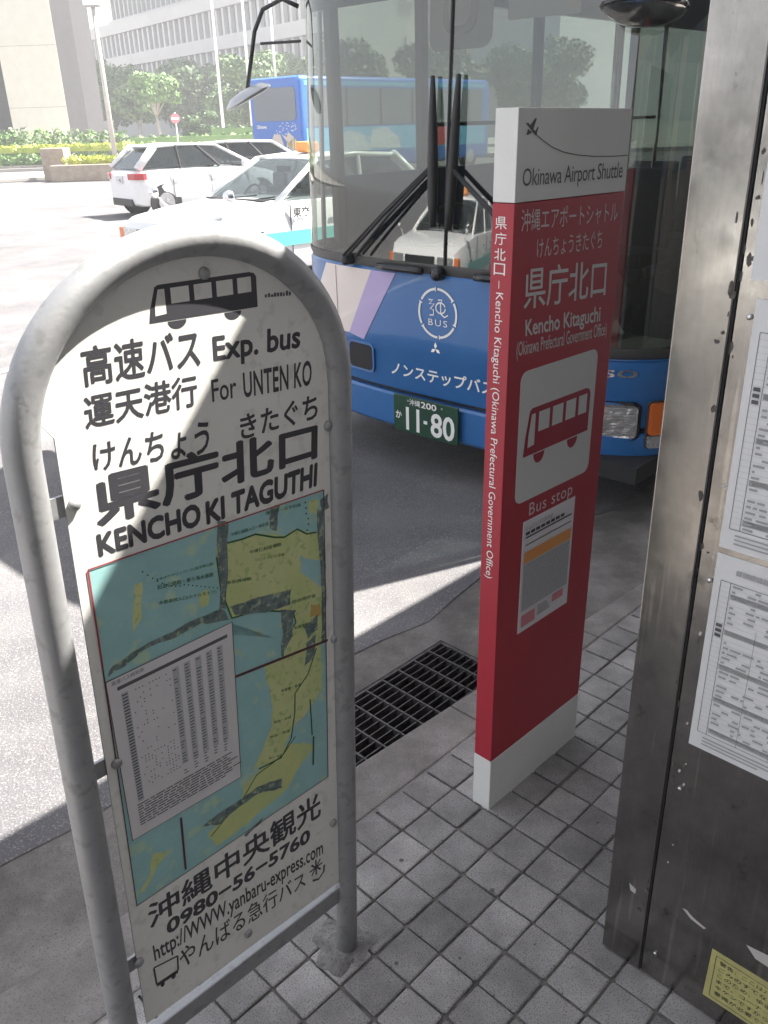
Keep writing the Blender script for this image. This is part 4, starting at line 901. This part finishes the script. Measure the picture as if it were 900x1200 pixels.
    b = MB(); c0 = Vector((x1b - .42, -.36, zb - .03)); b.tube([c0 + Vector((-.08 * math.sin(q), .18 * math.cos(q), .17 * math.sin(q))) for q in np.linspace(0, 6.283, 18)], .014, 6); b.build('steering_wheel', MT['black'], t)
    b = MB(); b.box((x1b - .35, -hb * .9, zb - .2), (x1b - .02, hb * .9, zb - .02)); b.build('dashboard', MT['trim'], t)
    extras(t, body); return t
def carmtx(x, y, ang_, z=RZ): return Matrix.Translation((x, y, z)) @ Matrix.Rotation(ang_, 4, 'Z')
def slab(x0, x1, y0, y1, z0, z1, name, m, par, bev=.01): return MB().box((x0, y0, z0), (x1, y1, z1)).build(name, m, par, bevel=bev)
sed_st = [(-2.28, .60, .42, .80), (-2.24, .74, .30, .90), (-2.05, .82, .22, .965), (-1.3, .845, .20, .985), (.0, .85, .20, .985), (1.0, .85, .20, .985), (1.15, .845, .20, .965), (1.7, .83, .20, .915), (2.1, .79, .24, .86), (2.24, .72, .30, .80), (2.28, .60, .42, .70)]
sed_gh = dict(zb=.975, zr=1.46, hb=.74, hr=.60, rb=-1.55, rr=-1.0, fr=.28, fb=1.02, mid=[.47], wx=(-1.35, 1.38), hw=.83, cp=.08, lightseat=True)
def taxi_x(t, body):
    for sy in (-1, 1):
        slab(2.16, 2.285, sy * .50 - .16, sy * .50 + .16, .60, .74, 'headlight', MT['clear'], t); slab(2.13, 2.27, sy * .74 - .05, sy * .74 + .05, .60, .74, 'turn_signal', MT['amber'], t)
        slab(-2.29, -2.2, sy * .55 - .16, sy * .55 + .16, .66, .82, 'tail_light', MT['redlens'], t)
        m = MB(); m.tube([(1.62, sy * .70, .92), (1.70, sy * .74, 1.02), (1.72, sy * .80, 1.06)], .013, 8); m = m.build('fender_mirror', MT['chrome'], t, smooth=True)
        MB().lathe((1.72, sy * .81, 1.09), (1, 0, 0), [(.02, .07), (.055, .05), (.075, 0), (.07, -.02)], 14).build('mirror_housing', MT['chrome'], m, smooth=True)
        for x0, x1 in ((-1.95, -.28), (-.24, 1.0)):
            pass
        q = sy * .862
        for x in (-1.0, -.26, .92): MB().box((x - .004, min(q, q - sy * .02), .28), (x + .004, max(q, q - sy * .02), .95)).build('door_gap', MT['inkg'], t)
        for x in (-.85, .12): slab(x, x + .16, min(q, q + sy * .02), max(q, q + sy * .02), .80, .83, 'door_handle', MT['chrome'], t, .005)
        slab(-1.9, 1.75, min(sy * .855, sy * .866), max(sy * .855, sy * .866), .50, .66, 'teal_stripe', MT['teal'], t, 0)
    Q = lambda x, z: Vector((x, .868, z)) 
    v, f, _ = text_geo('東交', .03); b = MB(); b.add([(.9 - a * .26, .869, .80 + c * .12) for a, c in v], f); b.build('lettering', MT['ink'], t)
    slab(2.27, 2.30, -.30, .30, .60, .74, 'grille', MT['blackg'], t); slab(2.20, 2.36, -.80, .80, .34, .50, 'bumper', MT['trim'], t, .03); slab(-2.36, -2.2, -.80, .80, .34, .50, 'bumper', MT['trim'], t, .03)
    b = MB(); b.box((.9, -.6, .985), (1.12, .6, 1.0)); b.build('cowl', MT['black'], t)
    r = MB(); r.box((-.18, -.13, 1.47), (.02, .13, 1.60)); r.build('roof_lamp', MT['orange'], t, bevel=.03)
    MB().box((.30, -.12, 1.26), (.34, .12, 1.33)).build('inner_mirror', MT['black'], t)
    b = MB(); b.tube([(1.06, -.2, .995), (.95, .25, 1.035)], .008, 6); b.tube([(1.06, .35, .995), (.95, .62, 1.03)], .008, 6); b.build('wiper', MT['black'], t)
hdg = Vector((-.73, -.683, 0)).normalized(); lft = Vector((-hdg.y, hdg.x, 0))
near = Vector((-1.16, 10.5, 0)); ctr = near - hdg * 1.02 - lft * .70
G1 = dict(windscreen=MT['carglass'], rear_window=MT['carglass'], side=MT['carglass'])
taxi = car('taxi', 'white and teal taxi with fender mirrors waiting beyond the blue bus', sed_st, sed_gh, MT['carw'], taxi_x, carmtx(ctr.x, ctr.y, math.atan2(hdg.y, hdg.x)), G1)
hat_st = [(-1.90, .58, .40, .86), (-1.86, .72, .28, .93), (-1.75, .80, .24, .99), (-1.2, .835, .20, 1.0), (0, .845, .20, .985), (.9, .845, .20, .96), (1.1, .84, .20, .94), (1.55, .80, .22, .86), (1.85, .72, .26, .76), (1.96, .58, .36, .64)]
hat_gh = dict(zb=1.02, zr=1.50, hb=.76, hr=.60, rb=-1.80, rr=-1.28, fr=.22, fb=1.12, mid=[.34, .70], wx=(-1.22, 1.24), hw=.825, cp=.085, bp=MT['black'])
def hatch_x(t, body):
    for sy in (-1, 1):
        b = MB(); b.prism([(-1.90, sy * .50), (-1.62, sy * .845), (-1.70, sy * .86), (-1.88, sy * .76), (-1.93, sy * .5)] if sy > 0 else [(-1.93, sy * .5), (-1.88, sy * .76), (-1.70, sy * .86), (-1.62, sy * .845), (-1.90, sy * .50)], .80, .93); b.build('tail_light', MT['redlens'], t, bevel=.01)
        slab(1.70, 1.90, sy * .62 - .12, sy * .62 + .12, .62, .74, 'headlight', MT['clear'], t)
        slab(.78, .95, sy * .86 - .07, sy * .86 + .07, .98, 1.10, 'door_mirror', MT['carw'], t, .03)
        q = sy * .855
        for x in (-1.0, -.05, .92): MB().box((x - .004, min(q, q - sy * .02), .28), (x + .004, max(q, q - sy * .02), .95)).build('door_gap', MT['inkg'], t)
        for x in (-.95, 0): slab(x, x + .16, min(q, q + sy * .02), max(q, q + sy * .02), .82, .85, 'door_handle', MT['carw'], t, .005)
    pl_ = slab(-1.935, -1.905, -.17, .17, .72, .89, 'number_plate', MT['paper'], t, .005)
    v, f, _ = text_geo('・・46', .02); b = MB(); b.add([(-1.937, .13 - a * .26, .745 + c * .08) for a, c in v], f); b.build('lettering', MT['plateg'], pl_)
    b = MB(); b.box((-1.92, -.55, .24), (-1.84, .55, .40)); b.build('lower_bumper_trim', MT['black'], t, bevel=.02)
    b = MB(); b.box((-1.40, -.5, 1.475), (-1.30, .5, 1.50)); b.build('rear_spoiler', MT['carw'], t, bevel=.01)
G2 = dict(windscreen=MT['carglass'], rear_window=MT['tint'], side=MT['tint'])
h2 = Vector((.79, .61, 0)).normalized(); l2 = Vector((-h2.y, h2.x, 0))
rr_ = Vector((-5.2, 19.9, 0)); c2 = rr_ + h2 * 1.86 + l2 * .78
hatch = car('hatchback', 'white hatchback driving away on the far side of the road', hat_st, hat_gh, MT['carw'], hatch_x, carmtx(c2.x, c2.y, math.atan2(h2.y, h2.x)), G2)
def plain_x(t, body):
    for sy in (-1, 1): slab(-1.94, -1.8, sy * .6 - .12, sy * .6 + .12, .78, .92, 'tail_light', MT['redlens'], t); slab(1.72, 1.92, sy * .6 - .12, sy * .6 + .12, .60, .72, 'headlight', MT['clear'], t)
van_gh = dict(hat_gh); van_gh.update(zr=1.47, rb=-1.8, rr=-1.6, fr=.35, fb=1.05, mid=[.35, .68])
car('minivan', 'small cream-white car behind the hatchback, mostly hidden by the taxi roof', hat_st, van_gh, MT['carw'], plain_x, carmtx(-3.15, 25.6, math.radians(8)), G2)
# a taxi that stands behind the camera and shows in the bus windscreen
pc = AB(-5.2, -6.2); car('sedan', 'white sedan passing behind the viewpoint, seen mirrored in the bus windscreen', sed_st, sed_gh, MT['carw'], taxi_x, carmtx(pc.x, pc.y, math.radians(30)), G1)

vc = AB(-7.6, -1.9); vst = [(-1.68, .60, .40, .86), (-1.66, .72, .28, .95), (-1.5, .74, .22, 1.0), (0, .745, .20, 1.0), (1.0, .745, .20, 1.0), (1.45, .74, .22, .96), (1.64, .70, .28, .80), (1.68, .60, .40, .70)]
def kei_x(t, body):
    for sy in (-1, 1): slab(1.60, 1.695, sy * .52 - .12, sy * .52 + .12, .66, .84, 'headlight', MT['clear'], t)
    slab(1.69, 1.71, -.17, .17, .42, .58, 'number_plate', MT['yellow'], t); slab(1.66, 1.70, -.28, .28, .64, .74, 'grille', MT['blackg'], t)
car('kei_van', 'boxy white van with a yellow plate behind the viewpoint, seen mirrored in steel and glass', vst, dict(zb=1.02, zr=1.86, hb=.71, hr=.64, rb=-1.60, rr=-1.55, fr=.95, fb=1.45, mid=[.35, .68], wx=(-1.1, 1.15), hw=.73, cp=.06), MT['carw'], kei_x, carmtx(vc.x, vc.y, ANG + math.pi * 0), G1)
# ================================================================ COACH
ch_, cr_ = Vector((.66, .751, 0)), Vector((.751, -.66, 0))
cp = Vector((-2.3, 30.6, RZ)); cb0 = cp - cr_ * 1.25
co = thing('tour_coach', 'blue tour coach with dolphin and fish artwork on its rear, standing beyond the taxi', 'coach', frame(cb0, ch_, -cr_, Z3))
def csec(x, inset=0):
    pts = rrect(-1.25 + inset, 1.25 - inset, .35, 3.28 - inset, .16, 4); return [(x, -y, z) for y, z in pts]
b = MB(); k = None
for x, ins in ((0.0, .06), (.06, .015), (.18, 0), (10.7, 0), (10.9, .05)):
    q = csec(x, ins); k = len(q); b.v += q
for i in range(4):
    for j in range(k): b.f.append((i * k + j, i * k + (j + 1) % k, (i + 1) * k + (j + 1) % k, (i + 1) * k + j)); b.m.append(0)
b.f.append(tuple(range(k))); b.f.append(tuple(4 * k + j for j in range(k - 1, -1, -1))); b.m += [0, 0]
b.build('body', MT['coach'], co, smooth=True, auto=35)
RP_ = lambda off: (lambda y, z: Vector((-off, -y, z)))      # rear face; y positive to the right in view
pts = rrect(-1.02, 1.02, 1.95, 2.95, .16); n = len(pts)
b = MB(); b.add([RP_(.02)(*p) for p in pts] + [RP_(-.01)(*p) for p in pts], [tuple(range(n))] + [(i, n + i, n + (i + 1) % n, (i + 1) % n) for i in range(n)]); b.build('rear_window', MT['bglass'], co)
A = RP_(.012)
lettering('Okinawa', (-.95, -.45, 1.72, 1.84), A, MT['whitei'], co, .02)
b = MB()
for i in range(36): x, z = random.uniform(0, .95), random.uniform(1.5, 1.88); poly(A, [(x, z), (x + .07, z + .015), (x + .02, z + .035)], b)
b.build('foam_artwork', MT['whitei'], co)
b = MB(); poly(A, [(.25, 1.55), (.45, 1.35), (.6, 1.1), (.8, 1.0), (.95, 1.15), (.85, 1.45), (.6, 1.6), (.5, 1.45)], b); poly(A, [(-.3, 1.3), (-.1, 1.55), (.2, 1.52), (.35, 1.2), (.1, 1.05), (-.25, 1.08)], b); poly(A, [(-.75, 1.2), (-.5, 1.4), (-.35, 1.2), (-.5, 1.0)], b); b.build('dolphin_artwork', MT['beige'], co)
b = MB(); disc(A, .82, 1.22, .21, .18, 16, b); poly(A, [(.62, 1.22), (.50, 1.38), (.48, 1.08)], b); disc(A, -.15, 1.08, .14, .1, 12, b); b.build('fish_artwork', MT['fish'], co)
b = MB(); rect(RP_(.016), .77, .81, 1.07, 1.37, b); rect(RP_(.016), .89, .93, 1.10, 1.34, b); b.build('fish_stripe', MT['whitei'], co)
for y in (-1.05, 1.05): slab(-.02, .02, y - .1, y + .1, .5, .75, 'tail_light', MT['redlens'], co)
SPc = lambda off: (lambda x, z: Vector((x, -1.25 - off, z)))   # right-hand side
b = MB(); b.box((.5, -1.262, 1.75), (10.4, -1.24, 2.92)); b.build('side_glazing', MT['bglass'], co)
b = MB(); b.box((.2, -1.258, 2.98), (10.6, -1.24, 3.12)); b.build('light_stripe', MT['coachl'], co)
for x in np.arange(2.2, 10, 1.8): MB().box((x - .05, -1.268, 1.75), (x + .05, -1.25, 2.92)).build('window_post', MT['black'], co)
b = MB(); b.box((.2, -1.256, .9), (10.6, -1.24, 1.70)); b.build('side_panel', MT['coachl'], co)
A = SPc(.012)
b = MB(); poly(A, [(1.3, .95), (1.6, 1.35), (2.2, 1.6), (2.9, 1.5), (3.3, 1.15), (3.4, .92), (2.6, .92)], b); poly(A, [(3.3, 1.0), (3.5, 1.6), (4.3, 1.68), (4.9, 1.3), (5.1, .92)], b); b.build('dolphin_artwork', MT['dolph'], co)
b = MB()
for i in range(90): x, z = random.uniform(2.3, 5.0), random.uniform(.92, 1.4); poly(SPc(.016), [(x, z), (x + .14, z + .02), (x + .05, z + .05)], b)
b.build('foam_artwork', MT['whitei'], co)
b = MB(); disc(A, 7.6, 1.3, .55, .36, 24, b); b.build('red_disc_artwork', MT['redlens'], co)
for i, chh in enumerate('RESORT'):
    t = math.radians(170 - i * 27); cx, cz = 7.6 + .78 * math.cos(t), 1.3 + .48 * math.sin(t); lettering(chh, (cx - .11, cx + .11, cz - .09, cz + .09), SPc(.014), MT['whitei'], co, .02)
for x in (2.2, 9.6):
    wh = MB().lathe((x, -1.24, .5), (0, 1, 0), [(.3, 0), (.48, .02), (.5, .06), (.5, .25)], 24).build('wheel', MT['tyre'], co); MB().lathe((x, -1.242, .5), (0, -1, 0), [(.28, 0), (.12, .02)], 20).build('rim', MT['rim'], wh)
    MB().lathe((x, 1.24, .5), (0, -1, 0), [(.3, 0), (.48, .02), (.5, .06), (.5, .25)], 24).build('wheel', MT['tyre'], co)

# ================================================================ FAR SETTING
# cream clad pillar of the building at left
pb = thing('cream_pillar', 'huge cream clad building pillar with dark grey sides at the left edge', 'building pillar', Matrix.Translation((-21.3, 55.4, RZ)))
b = MB(); b.box((.0, 0, 0), (3.35, 1.6, 16)); b.build('cream_face', MT['pillar'], pb)
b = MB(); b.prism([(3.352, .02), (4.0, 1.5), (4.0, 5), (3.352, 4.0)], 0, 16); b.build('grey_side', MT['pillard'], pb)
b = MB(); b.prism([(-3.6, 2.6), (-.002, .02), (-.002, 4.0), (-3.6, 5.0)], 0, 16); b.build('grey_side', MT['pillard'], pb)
for z in (3.2, 6.4, 9.6, 12.8): MB().box((.01, -.006, z), (3.34, -.001, z + .012)).build('panel_joint', MT['pillard'], pb)
# government office block
gd = Vector((.6, -.8, 0)); gn = Vector((-.8, -.6, 0))
gb = thing('government_building', 'large pale office building with horizontal floors and vertical fins behind the trees', 'building', frame(Vector((-36.5, 137.5, RZ)), gd, -gn, Z3))
b = MB(); b.box((0, 1.2, 0), (66, 20, 44)); b.build('wall', MT['bglass'], gb)
sl0 = fn0 = None
for i in range(11):
    z = 7.6 + i * 3.65
    b0 = MB(); b0.box((-.3, 0, 0), (66.3, 1.3, 1.0)) if sl0 is None else None
    if sl0 is None: sl0 = b0.build('floor_band', MT['bldg'], gb); sl0.location.z = z
    else: o = sl0.copy(); COL.objects.link(o); o.parent = gb; o.location.z = z
b = MB()
for i in range(10):
    z = 8.6 + i * 3.65
    for k in range(45): x = .2 + k * 1.48; b.box((x, .35, z), (x + .32, 1.25, z + 2.64))
    b.box((0, .9, z + 1.2), (66, 1.0, z + 1.4))
tag(b.build('vertical_fins', MT['bldg'], gb), kind='stuff')
gw = thing('low_annex', 'lower pale wing in front of the tall government building', 'building', frame(Vector((-40, 130.5, RZ)), gd, -gn, Z3))
b = MB(); b.box((0, .6, 0), (62, 8, 13.5)); b.build('wall', MT['bglass'], gw); b = MB(); b.box((62.001, -.1, 0), (62.6, 8.1, 13.9)); b.build('end_wall', MT['bldg'], gw)
for z in (5.2, 9.0, 12.6): MB().box((-.2, 0, z), (62.2, .7, z + 1.2)).build('floor_band', MT['bldg'], gw)
b = MB()
for z in (6.4, 10.2):
    for k in range(44): b.box((.2 + k * 1.4, .15, z), (.6 + k * 1.4, .62, z + 2.55 if z < 9 else z + 2.35))
tag(b.build('vertical_fins', MT['bldg'], gw), kind='stuff')
def block(name, label, x, y, w_, d_, h, m, rows, cols, rot=0):
    t = thing(name, label, 'building', carmtx(x, y, rot)); MB().box((0, 0, 0), (w_, d_, h)).build('wall', m, t)
    wn = None
    for i in range(cols):
        for j in range(rows):
            if wn is None: wn = MB().box((0, -.06, 0), (w_ / cols * .55, .0, h / rows * .45)).build('window', MT['bglass'], t); o = wn
            else: o = wn.copy(); COL.objects.link(o); o.parent = t
            o.location = (w_ / cols * (i + .22), -.003, h / rows * (j + .35))
    MB().box((-.2, -.2, h), (w_ + .2, d_ + .2, h + .5)).build('parapet', m, t)
    return t
block('office_block', 'pale low office block far behind the street lamp', -66, 205, 14, 12, 15.5, MT['bldg'], 4, 5)
block('office_block', 'pinkish low building between the red-brown tower and the government building', -53, 198, 10, 12, 14.5, MT['pinkb'], 4, 4)
block('red_brown_tower', 'narrow red-brown tower on the skyline left of the government building', -51.2, 193, 2.6, 4, 20, MT['brick'], 5, 1)
# ---- vegetation
def leaves(n, blobs, size, seed, b=None):
    r = np.random.default_rng(seed); b = b or MB(); per = [max(1, int(n * (q[3] * q[4]) / sum(p[3] * p[4] for p in blobs))) for q in blobs]
    for (cx, cy, cz, rx, rz), k in zip(blobs, per):
        d = r.normal(size=(k, 3)); d /= np.linalg.norm(d, axis=1)[:, None]; rad = r.uniform(.45, 1.08, k) ** .5
        P_ = np.array([cx, cy, cz]) + d * rad[:, None] * np.array([rx, rx, rz])
        nn_ = d + r.normal(size=(k, 3)) * .6; nn_ /= np.linalg.norm(nn_, axis=1)[:, None]
        t1 = np.cross(nn_, r.normal(size=(k, 3))); t1 /= np.linalg.norm(t1, axis=1)[:, None]; t2 = np.cross(nn_, t1)
        s1 = size * r.uniform(.4, 1.6, (k, 1)) ** 1.2; base = len(b.v)
        q = np.stack([P_ - t1 * s1, P_ - t2 * s1 * .6, P_ + t1 * s1, P_ + t2 * s1 * .6], 1).reshape(-1, 3)
        b.v += [tuple(p) for p in q]; b.f += [tuple(range(base + 4 * i, base + 4 * i + 4)) for i in range(k)]; b.m += [0] * k
    return b
def tree(label, x, y, h, r, m, seed, bark='bark', trunk=.35, n=5200, flat=.75, size=.17, group='trees in front of the government building'):
    t = thing('tree', label, 'tree', Matrix.Translation((x, y, RZ + .2)), group); rr = random.Random(seed)
    th = h * trunk; b = MB(); lean = (rr.uniform(-.3, .3), rr.uniform(-.2, .2))
    top = Vector((lean[0], lean[1], th)); b.tube([(0, 0, -.2), (lean[0] * .4, 0, th * .5), top], [.05 * h * .6, .035 * h * .6, .03 * h * .6], 10)
    cz = (th + h) / 2; rz = (h - th) / 2; blobs = []
    for i in range(16):
        a = rr.uniform(0, 6.28); q = rr.uniform(.25, .72); c = (r * q * math.cos(a), r * q * math.sin(a), cz + rz * rr.uniform(-.55, .6)); s1 = rr.uniform(.28, .48) * r
        blobs.append((*c, s1, s1 * flat))
        if i < 8: b.tube([top - Vector((0, 0, .3)), top.lerp(Vector(c), .5) + Vector((0, 0, .2)), c], [.03 * h * .4, .02 * h * .4, .008 * h * .4], 6)
    b.build('trunk', MT[bark], t, smooth=True); leaves(int(n * 2.0), blobs, size * .78, seed).build('crown', MT[m], t); return t
tree('leafy mid green tree just right of the dark grey pillar side', -22.6, 83, 6.9, 4.2, 'leafm', 1, trunk=.3)
tree('dark green tree partly hidden behind the grey pillar side', -29, 95, 8.2, 4.6, 'leafd', 2, trunk=.25)
tree('small light green tree with a pale bare trunk beside the round road sign', -15.7, 69, 5.4, 2.0, 'leafl', 3, 'barkp', trunk=.52, n=3200)
tree('broad dark dome shaped tree in the middle of the row', -14.3, 78.5, 6.9, 4.3, 'leafd', 4, trunk=.12, n=9000)
tree('tall green tree between the two right flagpoles', -9.4, 73, 7.3, 3.4, 'leafm', 5, trunk=.15, n=7500)
tree('bright green tree directly above the blue coach', -6.3, 84, 7.6, 3.8, 'leafm', 6, trunk=.2, n=6500)
tree('tree at the right end of the row, seen through the bus windscreen', -1.2, 66, 7.6, 3.4, 'leafd', 7, trunk=.2)
tree('dark tree seen through the bus windscreen behind the wiper blades', 4.5, 60, 6.4, 3.2, 'leafd', 8, trunk=.2)
tree('tree far right beyond the coach, seen through the bus glass', 12, 64, 7.5, 4.0, 'leafm', 9, trunk=.2)
tree('small layered conical pine behind the left flagpole', -11.4, 61.5, 2.9, 1.3, 'leafd', 10, trunk=.2, n=2200, flat=.4, size=.12)
tree('bushy light tree behind the street lamp', -18.9, 76, 5.0, 2.2, 'leafm', 11, 'barkp', trunk=.4, n=2600)
def hedge(name, label, x0, x1, y0, y1, z0, z1, m, seed, n, size=.09, top=None):
    r = np.random.default_rng(seed); b = MB(); b.box((x0 + .1, y0 + .1, z0), (x1 - .1, y1 - .1, z1 - .1))
    nb = max(3, int((x1 - x0) / .8)); bl = []
    for i in range(nb):
        x = x0 + (x1 - x0) * (i + .5) / nb; k = 1 if top is None else top((x - x0) / (x1 - x0)); bl.append((x, (y0 + y1) / 2, (z0 + z0 + (z1 - z0) * k) / 2, max(.45, (x1 - x0) / nb * .75), (z1 - z0) * k / 2 * 1.05))
    b2 = leaves(n, bl, size, seed); b2 = b2
    if top is not None: b = MB()
    b.v and None; k = len(b.v); b.add(b2.v, b2.f); o = b.build(name, MT[m]); return tag(o, label, 'hedge')
hedge('trimmed_hedge', 'rounded green hedge mound at the foot of the cream pillar', -30, -11.6, 49.5, 51.5, RZ, 1.95, 'leafl', 21, 9000, .09, top=lambda s: .72 + .28 * math.sin(min(1, s * 1.15) * 2.6) if s < .93 else .6)
hedge('yellow_hedge_top', 'bright yellow-green clipped hedge band in front of the rounded hedge', -34, -12.6, 47.9, 49.1, .75, 1.12, 'leafy', 22, 6500, .08)
hedge('low_hedge', 'mid green low hedge below the yellow clipped band', -34, -15.6, 47.6, 48.2, RZ + .2, .74, 'leafl', 23, 5000, .08)
hedge('yellow_hedge_top', 'short bright yellow hedge just right of the street lamp', -12.4, -8.6, 46.4, 47.4, .62, 1.02, 'leafy', 24, 1800, .07)
hedge('planter_shrubs', 'yellow-green shrubs growing in the stone planter by the hatchback', -12.4, -8.4, 36.9, 37.8, .45, .78, 'leafy', 25, 1500, .06)
hedge('shrub_row', 'pale green shrubs in front of the trees right of the street lamp', -14.5, -4.5, 55, 56.5, RZ, 1.35, 'leafl', 26, 5200, .10)
hedge('shrub_row', 'green clipped hedge behind the flagpoles near the coach', -10.5, 6, 60, 61.2, RZ, 1.75, 'leafl', 27, 5500, .10)
pt = thing('stone_planter', 'rough tan stone planter box at the corner of the far pavement', 'planter', Matrix.Translation((-12.9, 36.5, RZ)))
MB().box((0, 0, 0), (4.9, 1.5, .62)).build('planter_wall', MT['stone'], pt, bevel=.03)
MB().box((-.6, .9, 0), (.35, 1.8, 1.25)).build('stone_pier', MT['stone'], pt, bevel=.04)
b = MB(); b.box((-34, 47.2, RZ), (-14.5, 47.5, RZ + .32)); tag(b.build('far_curb', MT['kerb']), kind='structure')
# poles, lamp, sign
def taper(par, h, r0, r1, m, name='pole'): return MB().tube([(0, 0, 0), (0, 0, h / 2), (0, 0, h)], [r0, (r0 + r1) / 2, r1], 12).build(name, m, par, smooth=True)
lp = thing('street_lamp', 'tall beige street lamp post beside the planter at left', 'street lamp', Matrix.Translation((-12.72, 45.4, RZ)))
taper(lp, 7.1, .13, .09, MT['pole']); b = MB(); b.box((-.38, -.25, 7.1), (.38, .25, 7.5)); b.build('lamp_head', MT['carw'], lp, bevel=.04); b = MB(); b.box((-.3, -.2, 7.04), (.3, .2, 7.099)); b.build('lamp_lens', MT['interl'], lp)
MB().tube([(0, 0, 0), (0, 0, .5)], .17, 12).build('lamp_base', MT['pole'], lp)
for i, (x, y, lb_) in enumerate(((-10.6, 66.5, 'white flagpole left of the others, behind the cream-white car'), (-8.85, 69, 'white flagpole between the other two, above the coach window'), (-7.1, 71, 'thin white flagpole nearest to the bus mirror'))):
    fp = thing('flagpole', lb_, 'flagpole', Matrix.Translation((x, y, RZ + .2)), 'flagpoles in front of the government building')
    taper(fp, 14, .13, .07, MT['carw']); MB().lathe((0, 0, 14), (0, 0, 1), [(.02, 0), (.1, .06), (.1, .14), (.02, .2)], 12).build('finial', MT['chrome'], fp, smooth=True); MB().box((-.2, -.2, -.1), (.2, .2, .25)).build('pole_base', MT['kerb'], fp)
    MB().tube([(.12, -.05, .8), (.10, -.04, 13.8)], .012, 5).build('halyard', MT['interl'], fp)
rd = thing('round_road_sign', 'small round red and white road sign on a thin post among the shrubs', 'road sign', Matrix.Translation((-11.42, 54.4, RZ)))
taper(rd, 2.7, .035, .035, MT['carw'], 'post')
d_ = MB().lathe((0, -.05, 2.38), (0, -1, 0), [(.27, 0), (.27, .02)], 24).build('sign_disc', MT['pinkp'], rd); MB().box((-.22, -.078, 2.32), (.22, -.071, 2.44)).build('white_bar', MT['whitei'], d_)

# ---- added thin volume imitating a lens flare veil over far things
hz = bpy.data.materials.new('flare_veil'); hz.use_nodes = True; hn = hz.node_tree; hn.nodes.clear()
ho = hn.nodes.new('ShaderNodeOutputMaterial'); hv = hn.nodes.new('ShaderNodeVolumePrincipled'); hv.inputs['Color'].default_value = (.93, .95, 1, 1); hv.inputs['Density'].default_value = .0026; hv.inputs['Anisotropy'].default_value = .2
hn.links.new(hv.outputs['Volume'], ho.inputs['Volume'])
b = MB(); b.box((-960, -960, -1.3), (960, 1560, 62)); tag(b.build('veil_volume', hz), kind='stuff')
